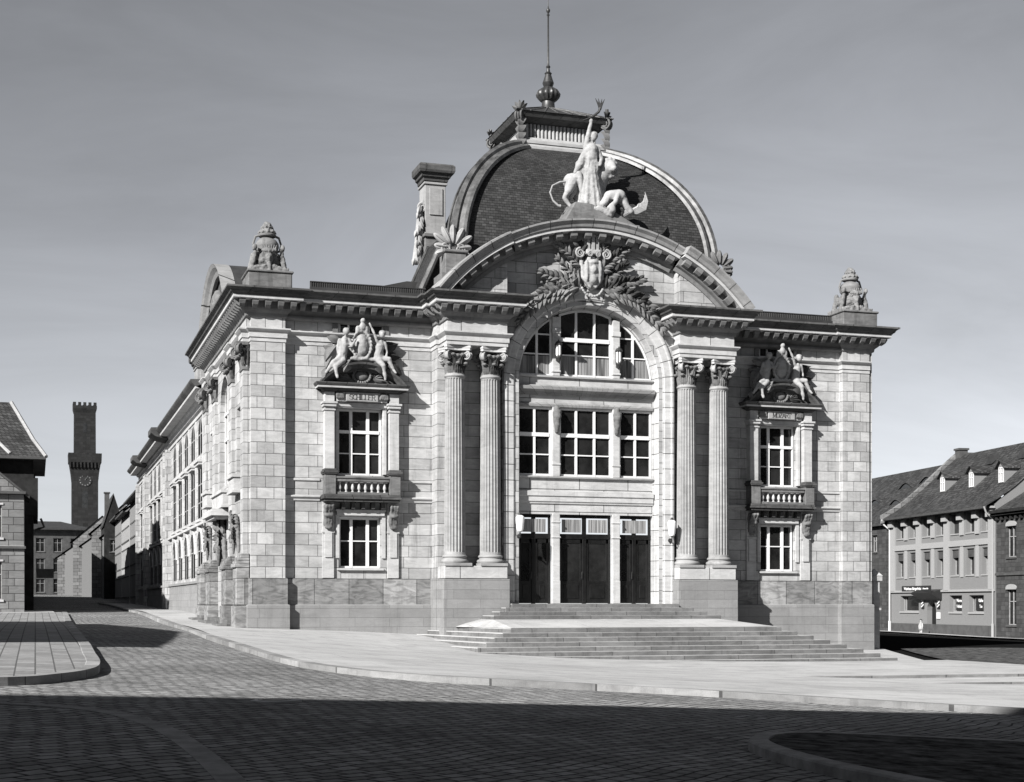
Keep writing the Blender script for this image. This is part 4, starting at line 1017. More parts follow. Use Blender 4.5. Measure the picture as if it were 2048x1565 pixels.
# --- cartouche and palm sprays on the gable
b = MB(); cx, cz = XC-.02, 13.25; y0 = YA-.12
b.ell((cx, y0-.08, cz-.1), .42, .34, .72); b.box(cx-.30, cx+.30, y0-.38, y0, cz+.55, cz+.75)
for sg in (-1, 1):
    b.cap((cx+sg*.50, y0-.18, cz+.62), (cx+sg*.40, y0-.2, cz-.35), .09, .07, 10); b.cap((cx+sg*.40, y0-.2, cz-.35), (cx+sg*.12, y0-.28, cz-.72), .08, .06, 10)
    b.ell((cx+sg*.28, y0-.3, cz-.1), .09, .12, .45)
b.ell((cx, y0-.34, cz-.05), .17, .15, .2); b.ell((cx, y0-.34, cz-.42), .14, .12, .18); b.ell((cx, y0-.3, cz+.25), .22, .14, .12)
for k in range(11):
    a = R(200+k*14); b.ell((cx+.46*math.cos(a), y0-.2, cz-.62+.46*math.sin(a)), .06, .06, .06, n=8)
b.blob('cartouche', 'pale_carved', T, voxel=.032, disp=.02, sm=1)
for sg in (-1, 1):
    b = MB()
    for o in (0, .14): spiral(b, (cx+sg*.55, y0-.18-o, cz+.58), (sg, 0, 0), (0, 0, 1), .20, 2.0, .045)
    spiral(b, (cx+sg*.16, y0-.42, cz+.55), (sg, 0, 0), (0, 0, 1), .11, 1.8, .03)
    spiral(b, (cx+sg*.72, y0-.1, cz-.75), (-sg, 0, 0), (0, 0, -1), .26, 1.5, .05)
    b.build('cartouche_scroll', 'pale_carved', T, smooth=True)
b = MB()
# mural crown
for k in range(5):
    a = R(180+k*45); b.box(cx+.26*math.cos(a)-.06, cx+.26*math.cos(a)+.06, y0-.12+.16*math.sin(a)-.06, y0-.12+.16*math.sin(a)+.06, cz+.75, cz+1.38+(.1 if k == 2 else 0)); b.box(cx+.26*math.cos(a)-.08, cx+.26*math.cos(a)+.08, y0-.12+.16*math.sin(a)-.08, y0-.12+.16*math.sin(a)+.08, cz+1.25, cz+1.34)
b.build('mural_crown', 'pale_carved', T)
b = MB()
def spray(p0, p1, p2, n, L, W, spread=55, yb=y0-.08, jitter=.12):
    p0, p1, p2 = Vector(p0), Vector(p1), Vector(p2)
    st = []
    for i in range(n):
        t = i/(n-1); p = p0*(1-t)**2+p1*2*t*(1-t)+p2*t*t; d = ((p1-p0)*(1-t)+(p2-p1)*t).normalized(); st.append(Vector((p.x, yb-.04, p.y)))
        a = math.atan2(d.y, d.x)
        for sg in (-1, 1):
            aa = a+sg*R(spread*(1-.55*t))+rnd.uniform(-jitter, jitter); l = L*1.12*(1-.35*t)*rnd.uniform(.85, 1.1)
            b.leaf((p.x, yb-rnd.uniform(.02, .12), p.y), (math.cos(aa), -rnd.uniform(.1, .35), math.sin(aa)), (0, -1, 0), l, W*1.5, .2)
    b.leaf((p2.x, yb-.1, p2.y), (math.cos(a), -.1, math.sin(a)), (0, -1, 0), L*.8, W, .1)
    b.tube(st, .03, 6)
for sg in (-1, 1):
    S = lambda x, z: (cx+sg*x, z)
    spray(S(.35, 13.2), S(.9, 13.85), S(1.75, 14.3) if False else S(1.45, 14.12), 9, .42, .12)
    spray(S(.4, 13.6), S(.5, 14.2), S(.75, 14.42), 5, .36, .12)
    spray(S(.55, 12.95), S(.9, 13.05), S(1.35, 13.5), 6, .4, .12)
    spray(S(.55, 12.5), S(1.1, 12.75), S(2.0, 12.95), 9, .5, .14)
    spray(S(.7, 12.4), S(1.5, 12.55), S(2.45, 11.95), 10, .5, .15)
    spray(S(.9, 12.3), S(1.9, 12.3), S(2.95, 11.1), 11, .46, .14)
    for k in range(14): b.ell((cx+sg*rnd.uniform(1.5, 2.3), y0-.16, rnd.uniform(12.2, 12.85)), .05, .05, .05, n=6)
b.build('palm_spray', 'carved', T, smooth=True)

# --- palmette acroteria on pedestals either side of the gable
for s in (False, True):
    b = MB().box(15.0, 15.85, -1.6, -.75, 12.3, 13.5); b.box(14.93, 15.92, -1.67, -.68, 13.5, 13.62); b.box(14.8, 16.0, -1.7, -.6, 11.96, 12.7)
    if s: mirror_mb(b)
    b.build('acroterion_pedestal', 'carved', T, bevel=.03)
    b = MB(); c0 = Vector((15.38, -1.25, 13.72))
    for k in range(9):
        a = R(-20+k*27.5); L = 1.05 if 2 <= k <= 6 else .85
        q = Matrix.Rotation(math.pi/2-a, 3, 'Y'); L *= (.72 if s else .88)
        b.ell(c0+Vector((math.cos(a)*L*.62, -.06, math.sin(a)*L*.62)), .135, .09, L*.40, q, n=10); b.ell(c0+Vector((math.cos(a)*L*.62, -.13, math.sin(a)*L*.62)), .05, .07, L*.34, q, n=8)
    for sg in (-1, 1): spiral(b, c0+Vector((sg*.28, -.12, -.02)), (sg, 0, 0), (0, 0, 1), .2, 2, .05)
    if s: mirror_mb(b)
    b.build('palmette', 'pale_carved' if not s else 'carved', T, smooth=True)

# --- dome: square-plan curved roof with hip ribs, lantern and finial
DC = 13.8; DR = 5.5
def dsec(t):   # t 0..1 from base to lantern; returns half width, z
    a = t*math.acos(1.9/DR); return DR*math.cos(a), DC+DR*math.sin(a)
YC = 3.75
def hd(h): return 1.95+(h-1.9)*(2.85/3.6)      # half depth for a half width
def back(h): return 1.9+(h-1.9)*.62, 1.95+(h-1.9)*.25
rows = [dsec(i/20) for i in range(21)]
low = [(5.85, 12.0), (5.62, 12.9)]
sec = low+rows
b = MB(); L = [0]
for i in range(1, len(sec)): L.append(L[-1]+math.hypot(sec[i][0]-sec[i-1][0], sec[i][1]-sec[i-1][1]))
for side in range(4):
    vs = []; uv = []
    for (h, z), l in zip(sec, L):
        d = hd(h); hb, db = back(h); cs = [(-h, -d), (h, -d), (hb, db), (-hb, db)]; p, q = cs[side], cs[(side+1) % 4]
        for t in (0, .25, .5, .75, 1): x = p[0]+(q[0]-p[0])*t; y = p[1]+(q[1]-p[1])*t; vs.append((XC+x, YC+y, z)); uv.append(((x if side % 2 == 0 else y), l, 0))
    b.add(vs, [(i*5+k, i*5+k+1, (i+1)*5+k+1, (i+1)*5+k) for i in range(len(sec)-1) for k in range(4)], uv)
dome = b.build('dome_roof', 'tile', T, smooth=True)
for sx, sy in ((-1, -1), (1, -1), (1, 1), (-1, 1)):
    b = MB(); vs = []
    prof = [(-.46, 0), (-.44, .12), (-.34, .15), (-.32, .08), (-.14, .10), (-.12, .22), (.0, .27), (.12, .22), (.14, .10), (.32, .08), (.34, .15), (.44, .12), (.46, 0)]
    for i, (h, z) in enumerate(sec):
        cf = (lambda q: (q, hd(q))) if sy < 0 else back; nx = sec[min(i+1, len(sec)-1)]; pv = sec[max(i-1, 0)]; p = Vector((XC+sx*cf(h)[0], YC+sy*cf(h)[1], z))
        t = Vector((sx*(cf(nx[0])[0]-cf(pv[0])[0]), sy*(cf(nx[0])[1]-cf(pv[0])[1]), nx[1]-pv[1])).normalized(); w_ = Vector((1*sx, -1*sy, 0)).normalized(); o = w_.cross(t).normalized()
        if o.dot(Vector((sx, sy, .4))) < 0: o = -o
        for a, c in prof: vs.append(p+w_*a+o*(c-.15*abs(a)/.46))
    k = len(prof); b.add(vs, [(i*k+j, (i+1)*k+j, (i+1)*k+j+1, i*k+j+1) for i in range(len(sec)-1) for j in range(k-1)]); b.build('dome_rib', 'lead', T)
def ringsq(b, h, d, z0, z1, h2=None):
    h2 = h if h2 is None else h2; e = h2-h
    vs = [(XC+x*h, YC+y*(d), z0) for x, y in ((-1, -1), (1, -1), (1, 1), (-1, 1))]+[(XC+x*h2, YC+y*(d+e), z1) for x, y in ((-1, -1), (1, -1), (1, 1), (-1, 1))]
    b.add(vs, [(3, 2, 1, 0), (4, 5, 6, 7)]+[(i, (i+1) % 4, 4+(i+1) % 4, 4+i) for i in range(4)])
b = MB(); ringsq(b, 2.15, 2.2, 18.78, 18.95); ringsq(b, 2.05, 2.1, 18.95, 19.1, 1.95); ringsq(b, 2.02, 2.06, 19.1, 19.22); ringsq(b, 1.98, 2.02, 19.22, 19.4, 1.8); ln = b.build('lantern_base', 'pale_carved', T)
b = MB(); ringsq(b, 1.55, 1.6, 19.4, 20.05); ringsq(b, 1.6, 1.64, 20.05, 20.2, 1.95); ringsq(b, 2.0, 2.04, 20.2, 20.38, 2.12); b.build('lantern', 'sooty', T)
b = MB()   # reeded frieze
for k in range(19):
    x = XC-1.5+k*(3.0/18); b.lathe([(.065, 19.42), (.06, 20.02)], (x, YC-1.62, 0), 8)
    b.lathe([(.065, 19.42), (.06, 20.02)], (XC-1.57, YC-1.5+k*(3.0/18), 0), 8)
b.build('lantern_reeding', 'pale_carved', T, smooth=True)
b = MB(); vs = [(XC+x*2.15, YC+y*2.2, 20.4) for x, y in ((-1, -1), (1, -1), (1, 1), (-1, 1))]+[(XC+x*.3, YC+y*.3, 21.25) for x, y in ((-1, -1), (1, -1), (1, 1), (-1, 1))]
b.add(vs, [(0, 1, 5, 4), (1, 2, 6, 5), (2, 3, 7, 6), (3, 0, 4, 7), (4, 5, 6, 7), (3, 2, 1, 0)]); b.build('lantern_roof', 'zinc', T)
b = MB()
for i in range(4):
    p, q = Vector(vs[i]), Vector(vs[(i+1) % 4]); p2, q2 = Vector(vs[4+i]), Vector(vs[4+(i+1) % 4])
    for k in range(8): t = k/7; b.tube([p+(q-p)*t+Vector((0, 0, .01)), p2+(q2-p2)*t+Vector((0, 0, .02))], .028, 5)
b.build('standing_seam', 'lead', T)
for sx, sy in ((-1, -1), (1, -1), (1, 1), (-1, 1)):
    b = MB(); c0 = Vector((XC+sx*1.9, YC+sy*1.95, 20.35)); d = Vector((sx, sy, 0)).normalized(); t = Vector((-d.y, d.x, 0))
    for o in (-.12, 0, .12): spiral(b, c0+t*o+Vector((0, 0, -.15)), d, (0, 0, 1), .25, 1.8, .05)
    for a in (-60, -30, 0, 30, 60): b.leaf(c0+Vector((0, 0, .1)), Vector((0, 0, 1))*math.cos(R(a))+t*math.sin(R(a))+d*.2, d, .42, .2, .15)
    for zz in (0, -.3, -.6, -.85): b.leaf(c0+d*-.1+Vector((0, 0, zz-.1)), d*.4+Vector((0, 0, -1)), d, .5, .5, .25)
    b.build('corner_ornament', 'carved', T, smooth=True)
# rear-left flared hip of the lantern skirt
b = MB(); b.tube([(XC-2.6, YC+1.2, 18.55), (XC-2.5, YC+1.2, 18.75), (XC-1.9, YC+1.2, 19.6), (XC-1.6, YC+1.2, 20.2)], .10, 8)
spiral(b, (XC-2.72, YC+1.2, 18.95), (-1, 0, 0), (0, 0, 1), .17, 1.5, .06); b.build('lantern_scroll', 'lead', T, smooth=True)
fl2 = lambda a, z: 1+.07*math.cos(a*16) if 21.65 < z < 22.2 else 1
F = MB().lathe([(.34, 21.15), (.33, 21.3), (.29, 21.35), (.27, 21.6), (.34, 21.64), (.36, 21.68), (.48, 21.82), (.50, 21.93), (.42, 22.08), (.28, 22.18), (.18, 22.24), (.22, 22.32), (.25, 22.42), (.2, 22.55), (.13, 22.78), (.16, 22.84), (.09, 22.9), (.06, 23.05), (.1, 23.12), (.05, 23.2), (.045, 23.4), (.035, 25.3), (.07, 25.36), (.03, 25.42), (.085, 25.52), (.085, 25.58), (.03, 25.66), (.02, 25.8), (.008, 26.35)], (XC, YC, 0), 48, flute=fl2)
F.build('finial', 'darkmetal', T, smooth=True)
# side slopes of the auditorium roof either side of the dome, flat roofs, barrel roof over the side pavilion
for s in (0, 1):
    b = MB(); f = (lambda x: x) if not s else mx
    vs = [(f(14.3), -.1, 11.98), (f(15.7), .6, 14.9), (f(15.7), 3.6, 14.9), (f(14.9), 6.8, 11.98)]
    b.add(vs, [(0, 1, 2, 3)], [(-.1, 0, 0), (.8, 3.5, 0), (9.3, 3.5, 0), (10.2, 0, 0)])
    b.add([(f(15.7), 3.6, 14.9), (f(14.9), 6.8, 11.98), (f(18.5), 6.8, 11.98), (f(18.5), 4.5, 14.9)], [(0, 1, 2, 3)], [(0, 3.5, 0), (-.5, 0, 0), (3.5, 0, 0), (3.5, 3.5, 0)]); b.add([(f(14.3), -.1, 11.98), (f(15.7), .6, 14.9), (f(17.5), .8, 12)], [(0, 1, 2)], [(0, 0, 0), (1.7, 3.5, 0), (3.5, 0, 0)])
    b.build('roof_slope', 'tile', T)
b = MB(); b.tube([(14.3, -.1, 12.0), (15.7, .6, 14.92)], .13, 8); b.build('hip_roll', 'lead', T); MB().tube([(14.9, 6.8, 12.0), (15.7, 3.6, 14.92)], .1, 8).build('hip_roll', 'lead', T)
MB().box(7.9, mx(7.9), .2, 16, 11.5, 11.99).build('flat_roof', 'zinc', T)
b = MB(); b.add([(9.5, 3, 12.0), (14.6, 3.0, 13.3), (27.5, 3, 13.3), (32.6, 3, 12.0), (9.5, 60, 12.0), (14.6, 60, 14.3), (27.5, 60, 14.3), (32.6, 60, 12.0)], [(0, 4, 5, 1), (1, 5, 6, 2), (2, 6, 7, 3), (0, 1, 2, 3), (4, 7, 6, 5)]); b.build('roof', 'zinc', T)
# chimneys with deep cornice caps
def chimney(x0, x1, y0, y1, z0, zt, scroll=True):
    b = MB().box(x0, x1, y0, y1, z0, zt-.8); b.box(x0+.18, x1-.14, y0-.05, y0, z0+1.9 if zt-z0 > 3.5 else z0+.4, zt-1.0); b.box(x0-.06, x1+.06, y0-.06, y1+.06, zt-.86, zt-.76)
    c = b.build('chimney', 'shaft', T, bevel=.015)
    b = MB(); P = [(x0, y1), (x0, y0), (x1, y0), (x1, y1), (x0, y1)]
    b.sweep([(0, zt-.76), (.08, zt-.72), (.10, zt-.60), (.18, zt-.55), (.20, zt-.44), (.30, zt-.40), (.34, zt-.3), (.34, zt-.1), (.26, zt-.02), (.0, zt)], P, caps=False); b.box(x0, x1, y0, y1, zt-.2, zt-.005)
    k = x0+.1
    while k < x1-.1: b.box(k, k+.1, y0-.16, y0, zt-.58, zt-.46); k += .26
    b.build('chimney_cap', 'sooty', c, bevel=.01)
    if scroll:
        b = MB().box(x0-.05, x1+.1, y0-.2, y1, z0-.4, z0+.9); b.box(x0-.12, x1+.2, y0-.3, y1, z0+.9, z0+1.05)
        b.build('chimney_base', 'carved', c, bevel=.02)
        b = MB(); b.tube([(x0-.1, y0+.3, z0+2.3), (x0-.16, y0+.25, z0+1.6), (x0-.22, y0+.2, z0+.7), (x0-.42, y0+.1, z0-.2)], [.1, .17, .2, .14], 8)
        for k in range(12): b.leaf((x0-.18-.02*k, y0+.1, z0+2.3-.2*k), (rnd.uniform(-.5, .3), -.4, -1), (-.4, -1, 0), .5, .22, .15)
        spiral(b, (x0-.1, y0+.1, z0+2.2), (-1, 0, 0), (0, 0, 1), .2, 1.5, .07); b.build('chimney_scroll', 'pale_carved', c, smooth=True)
    return c
chimney(15.75, 16.65, 4.4, 5.4, 14.6, 18.65)
# --- statue group crowning the gable
st = thing('statue_group', 'pale statue of a robed woman raising a torch beside a lion above a fallen figure', 'statue', (XC+.1, -1.5, 15.1))
b = MB(); b.add([(XC-1.35, -2.05, 15.0), (XC+1.75, -2.05, 15.0), (XC+1.75, -.6, 15.0), (XC-1.35, -.6, 15.0), (XC-.85, -1.9, 15.8), (XC+.4, -1.9, 15.75), (XC+1.2, -.7, 15.6), (XC-.8, -.7, 15.9), ], [(0, 1, 5, 4), (1, 2, 6, 5), (2, 3, 7, 6), (3, 0, 4, 7), (4, 5, 6, 7)])
b.box(XC-1.6, XC+1.9, -2.0, -.6, 14.6, 15.05)
b.build('pedestal', 'carved', st, bevel=.05)
sx, sy, sz = XC+.02, -1.35, 15.72
K = 1.14
b = MB(); c = lambda p, q, r0, r1, n=14: b.cap((sx+p[0], sy+p[1], sz+p[2]*K), (sx+q[0], sy+q[1], sz+q[2]*K), r0*1.14, r1*1.14, n)
e = lambda p, rx, ry, rz: b.ell((sx+p[0], sy+p[1], sz+p[2]*K), rx, ry, rz)
c((0, 0, .1), (-.02, 0, 1.3), .44, .28); c((-.02, 0, 1.25), (-.02, 0, 1.7), .26, .22); c((-.02, 0, 1.7), (0, 0, 2.05), .24, .26); c((0, 0, 2.1), (.04, -.02, 2.35), .13, .09); e((.08, -.06, 2.5), .15, .17, .20); e((.1, 0, 2.56), .20, .18, .17)
c((-.2, 0, 2.1), (-.16, -.1, 2.5), .12, .09); c((-.16, -.1, 2.5), (-.04, -.12, 2.95), .085, .06); e((-.03, -.12, 3.03), .08, .07, .10)
c((.26, 0, 2.1), (.42, -.05, 1.75), .12, .09); c((.42, -.05, 1.75), (.3, -.22, 1.5), .085, .065)
for k in range(8):
    a = -math.pi*(k+.3)/7.6; x, y = math.cos(a), math.sin(a); wob = rnd.uniform(-.08, .08); c((x*.5+wob, y*.46, -.02), (x*.27-.02, y*.27, 1.35), .10, .04, 8)
for k in range(5): c((-.2+.1*k, -.22, 1.32), (-.15+.07*k, -.2, 2.0), .04, .03, 8)
c((-.2, .0, 2.0), (-.45, .05, 1.5), .12, .14); c((-.45, .05, 1.5), (-.62, .1, 1.25), .16, .07); c((-.25, .1, 1.3), (-.62, .2, .75), .18, .12); c((-.5, .15, .9), (-.8, .2, .35), .14, .08); c((.2, .1, 1.9), (.45, .1, .5), .15, .16)
c((-.1, -.42, .05), (-.02, -.55, -.14), .08, .06)
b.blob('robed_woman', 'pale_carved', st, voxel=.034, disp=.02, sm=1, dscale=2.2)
sz += .42
b = MB(); b.tube([(sx-.38, sy-.1, sz+3.02), (sx+.02, sy-.12, sz+3.2), (sx+.28, sy-.15, sz+3.42), (sx+.34, sy-.15, sz+3.58)], [.03, .05, .05, .06], 8)
for a in (-35, -12, 12, 32): b.tube([(sx+.34, sy-.15, sz+3.52), (sx+.34+.12*math.sin(R(a)), sy-.15, sz+3.7), (sx+.34+.36*math.sin(R(a)), sy-.15, sz+3.95)], [.045, .04, .008], 6)
b.build('torch', 'iron', st, smooth=True); sz -= .42
b = MB()   # standing lion: rump left, maned head looking out on the right
c((-.72, .25, .95), (.45, .3, 1.15), .30, .36); c((.45, .3, 1.15), (.72, .2, 1.5), .34, .30); e((.86, .02, 1.5), .24, .26, .28); e((.9, -.22, 1.42), .13, .15, .13)
for k in range(12): a = 2*math.pi*k/12; e((.84+.27*math.cos(a), .08, 1.5+.31*math.sin(a)), .11, .12, .11)
c((-.80, .1, .85), (-.95, .02, .55), .24, .14); c((-.95, .02, .55), (-1.1, .05, .3), .12, .08); c((-1.1, .05, .3), (-.88, .0, .04), .08, .07); c((-.88, 0, .03), (-.68, -.05, .0), .08, .07)
c((-.55, .3, .8), (-.45, .3, .4), .2, .11); c((-.45, .3, .4), (-.5, .3, .0), .1, .08); c((-.52, -.05, 1.15), (-.35, -.12, .3), .12, .08); c((-.35, -.12, .3), (-.28, -.2, -.25), .10, .05)
c((.55, .2, .9), (.5, .15, .3), .15, .1); c((.5, .15, .3), (.55, .1, -.1), .1, .09)
b.blob('lion', 'pale_carved', st, voxel=.04, disp=.02, sm=1, dscale=1.5)
b = MB(); b.tube([(sx-.92, sy+.1, sz+1.02), (sx-1.3, sy, sz+.95), (sx-1.62, sy, sz+.78), (sx-1.72, sy, sz+.5), (sx-1.6, sy, sz+.2), (sx-1.4, sy, sz+.02), (sx-1.28, sy, sz-.0)], [.05, .04, .035, .035, .035, .045, .06], 8); b.build('lion_tail', 'pale_carved', st, smooth=True)
b = MB()   # fallen figure on its back, wing to the right
c((.05, -.35, .0), (.35, -.5, .1), .09, .12); c((.35, -.5, .1), (.62, -.4, .38), .13, .16); c((.62, -.4, .38), (1.05, -.4, .42), .2, .24); c((1.05, -.4, .42), (1.3, -.4, .18), .2, .15)
c((.95, -.55, .45), (.75, -.75, .1), .11, .08); c((.75, -.75, .1), (.45, -.75, -.1), .08, .06); e((.62, -.7, -.12), .17, .17, .2); c((-.25, -.45, -.22), (.15, -.55, -.12), .08, .09); c((.1, -.55, -.1), (.6, -.6, -.3), .1, .12)
c((1.2, -.45, .2), (1.5, -.5, -.1), .14, .12)
b.blob('fallen_figure', 'pale_carved', st, voxel=.038, disp=.02, sm=1, dscale=1.5)
b = MB()
for k in range(7):
    t = k/6; p = [(sx+1.2, sy-.45, sz-.12-.03*k), (sx+1.75-.02*k, sy-.5, sz-.16+.02*k), (sx+2.12-.05*k, sy-.5, sz+.02+.01*k), (sx+2.22-.07*k, sy-.5, sz+.35-.03*k), (sx+2.12-.02*k, sy-.5, sz+.72-.12*k)]
    b.tube(p, [.07, .08, .07, .05, .01], 6)
b.build('wing', 'pale_carved', st, smooth=True)

# --- roof urns
def urn(x, y, z, label):
    t = thing('roof_urn', label, 'urn', (x, y, z), group='stone urns on the roof corners', local=True)
    b = MB(); b.box(-.86, .86, -.7, .7, -.02, .16); b.ell((0, -.0, .5), .66, .5, .45)
    for sg in (-1, 1):
        b.cap((sg*.72, -.35, .12), (sg*.58, -.35, .75), .14, .10, 10); b.ell((sg*.62, -.4, .95), .11, .14, .13); b.cap((sg*.72, .3, .12), (sg*.58, .3, .8), .14, .10, 10)
    b.ell((0, -.55, .55), .19, .16, .25); b.ell((0, -.7, .50), .05, .06, .09); b.cap((0, -.6, .33), (0, -.72, .05), .11, .05, 10)
    for sg in (-1, 1): b.ell((sg*.08, -.69, .6), .04, .03, .025); b.cap((0, -.64, .8), (sg*.28, -.55, .82), .1, .06, 8); b.cap((sg*.2, -.6, .2), (sg*.65, -.6, .12), .1, .07, 8)
    for k in range(7): b.cap(((k-3)*.08, -.58, .82), ((k-3)*.11, -.6, 1.02), .04, .02, 6)
    b.blob('mask_base', 'urn', t, voxel=.03, disp=.04, sm=1)
    v = MB().lathe([(.3, .8), (.46, .9), (.52, 1.05), (.50, 1.18), (.40, 1.3), (.28, 1.36), (.26, 1.4), (.38, 1.44), (.40, 1.5), (.34, 1.55)], (0, 0, 0), 28).build('vase', 'urn', t, smooth=True)
    for sg in (-1, 1):
        pts = [(sg*.30, 0, 1.5), (sg*.52, 0, 1.42), (sg*.62, 0, 1.15), (sg*.55, 0, .92), (sg*.42, 0, .88)]
        MB().tube(pts, .05, 8).build('handle', 'urn', t, smooth=True)
    b = MB(); b.lathe([(.34, 1.52), (.40, 1.58), (.34, 1.66), (.26, 1.72), (.3, 1.78), (.2, 1.86), (.14, 1.98), (.05, 2.02)], (0, 0, 0), 20, flute=lambda a, zz: 1+.12*math.cos(a*9+zz*20))
    for k in range(6): a = k*1.05; b.cap((.12*math.cos(a), .12*math.sin(a), 1.8), (.04*math.cos(a+1), .04*math.sin(a+1), 2.0), .06, .02, 6)
    b.blob('flame', 'urn', t, voxel=.025, disp=.05, sm=0)
    t.scale = (.86, .9, 1.0)
    return t
u1 = urn(8.43, .15, 12.55, 'stone urn with mask and flame on the roof corner above the side street')
copy_tree(u1, None, (mx(8.43), .15, 12.55), label='stone urn with mask and flame on the right-hand roof corner against the sky')

# --- curved gable and barrel roof over the side pavilion
sc = 8.0; rr = 5.9
b = MB(); pr = [(5.45, SIDE-.05), (5.45, SIDE-.2), (5.6, SIDE-.28), (5.75, SIDE-.42), (5.9, SIDE-.5), (5.9, SIDE+.1)]; k = len(pr); n = 24; vs = []
zc = 8.55; al = math.asin((11.93-zc)/5.9)
for i in range(n+1):
    a = al+(math.pi-2*al)*i/n
    for r, x in pr: vs.append((x, sc-r*math.cos(a), zc+r*math.sin(a)))
b.add(vs, [(i*k+j, (i+1)*k+j, (i+1)*k+j+1, i*k+j+1) for i in range(n) for j in range(k-1)]); b.build('side_gable_cornice', 'gable', T)
b = MB(); pts = [(sc-5.6*math.cos(a), zc+5.6*math.sin(a)) for a in np.linspace(math.asin((11.9-zc)/5.6), math.pi-math.asin((11.9-zc)/5.6), 20)]
b.add([(SIDE+.0, y, z) for y, z in pts], [tuple(range(len(pts)))]); b.build('side_gable_wall', 'sooty', T)
b = MB(); vs = []
for i in range(n+1):
    a = al+(math.pi-2*al)*i/n; vs += [(SIDE-.49, sc-5.88*math.cos(a), zc+5.88*math.sin(a)), (8.9, sc-5.88*math.cos(a), zc+5.88*math.sin(a))]
b.add(vs, [(2*i, 2*i+1, 2*i+3, 2*i+2) for i in range(n)]); b.build('barrel_roof', 'zinc', T, smooth=True)
b = MB(); b.ell((SIDE-.15, sc, 12.7), .3, 1.1, .75)
for k in range(10): b.ell((SIDE-.2, sc-2.2+k*.48, 12.2), .25, .3, .28)
b.blob('side_gable_relief', 'carved', T, voxel=.08, disp=.05)
# --- long side wing of the theatre
WX = 7.8; Y0, Y1 = 14.3, 64.0
bays = [18.3+3.5*i for i in range(5)]+[40.2+3.5*i for i in range(4)]+[57.4+3.2*i for i in range(2)]
lo = lambda y: apm(y-1.1, y+1.1, 1.25, 2.5, 8)
mid = lambda y: rect(y-1.2, y+1.2, 4.2, 6.75)
up = lambda y: apm(y-1.1, y+1.1, 7.35, 8.1, 8)
b = MB(); b.wall(rect(Y0, Y1, -.2, 9.3), [h(y) for y in bays for h in (lo, mid, up)], fyz(WX), .04); b.build('wing_wall', 'stone', T)
for y in bays:
    for (z0, z1, at, hb, vb) in ((1.25, 3.6, (y, 2.5, 1.1), [2.6], [y]), (4.2, 6.75, None, [5.9, 5.0], [y]), (7.35, 9.2, (y, 8.1, 1.1), [8.4], [y])):
        hw = 1.2 if at is None else at[2]
        window(T, y-hw, y+hw, z0, z1, 0, vb, hb, archtop=at, axis='y', X=WX+.015, fw=.05, vw=.06, thick=.03, glass='dullglass', frame='dullwhite')
b = MB(); b.box(WX-.12, WX+.02, Y0, Y1, -1.5, .35); b.box(WX-.08, WX+.02, Y0, Y1, .35, 1.0); b.box(WX-.16, WX+.02, Y0, Y1, 1.0, 1.12); b.build('plinth', 'plinthlow', T)
b = MB()
for y in bays:
    for k in range(-1, 2): pass
    pr = [(1.1, WX), (1.1, WX-.05), (1.3, WX-.07), (1.32, WX)]; vs = []
    for i in range(11):
        a = math.pi*i/10
        for r, x in pr: vs.append((x, y-r*math.cos(a), 2.5+r*math.sin(a)))
    b.add(vs, [(i*4+j, (i+1)*4+j, (i+1)*4+j+1, i*4+j+1) for i in range(10) for j in range(3)]); b.box(WX-.15, WX, y-.16, y+.16, 3.55, 3.8)
    b.box(WX-.16, WX, y-1.0, y+1.0, 4.02, 4.14); b.box(WX-.18, WX, y-1.0, y+1.0, 6.82, 6.95); b.box(WX-.25, WX, y-1.05, y+1.05, 6.95, 7.05); b.box(WX-.08, WX, y-.8, y+.8, 7.08, 7.28)
    b.box(WX-.06, WX, y-1.75-.2, y-1.75+.2, 3.94, 9.2)
for y in bays: b.slab([(0, 0), (0, 0), (0, 0)], 0, 0) if False else None
b.box(WX-.18, WX, Y0, Y1, 3.82, 3.94)
b.build('window_architrave', 'dress', T)
for y in (35.6, 37.4, 53.6, 55.0, 63.4): MB().box(WX-.28, WX+.02, y-.35, y+.35, -1.2, 9.3).build('pilaster', 'strip', T)
MB().sweep([(-.02, 9.22), (.06, 9.25), (.08, 9.42), (.2, 9.48), (-.02, 9.52)], [(WX, Y1), (WX, Y0)]).build('architrave', 'dress', T)
MB().box(WX-.04, WX+.1, Y0, Y1, 9.5, 9.95).build('frieze', 'dress', T)
cw_path = [(WX+1, Y1), (WX, Y1), (WX, Y0)]
MB().sweep([(-.02, 9.9), (.15, 9.98), (.2, 10.1), (.62, 10.12), (.64, 10.22)], cw_path).build('corona', 'dress', T)
MB().sweep([(.6, 10.22), (.66, 10.24), (.8, 10.38), (.86, 10.46), (.86, 10.54), (-.5, 10.6)], cw_path).build('cornice', 'sooty', T)
for y in (36.5, 54.3): MB().sweep([(.1, 9.95), (.4, 10.0), (.9, 10.1), (1.15, 10.3), (1.15, 10.62), (-.5, 10.7)], [(WX, y+1.3), (WX, y-1.3)]).build('cornice', 'sooty', T)
b = MB(); b.add([(WX, Y0, 10.55), (12.5, Y0, 13.2), (12.5, Y1, 13.2), (WX, Y1, 10.55)], [(0, 1, 2, 3)], [(Y0, 0, 0), (Y0, 5, 0), (Y1, 5, 0), (Y1, 0, 0)]); b.add([(WX, Y1, 0), (12.5, Y1, 0), (12.5, Y1, 13.2), (WX, Y1, 10.5)], [(0, 1, 2, 3)], [(0, 0, 0)]*4); b.build('wing_roof', 'oldtile', T)
chimney(8.8, 10.1, 29.5, 31.0, 10.5, 14.3, scroll=False)
MB().box(8.6, 12.6, 14.32, 14.5, 9, 12).build('wall', 'dress', T)

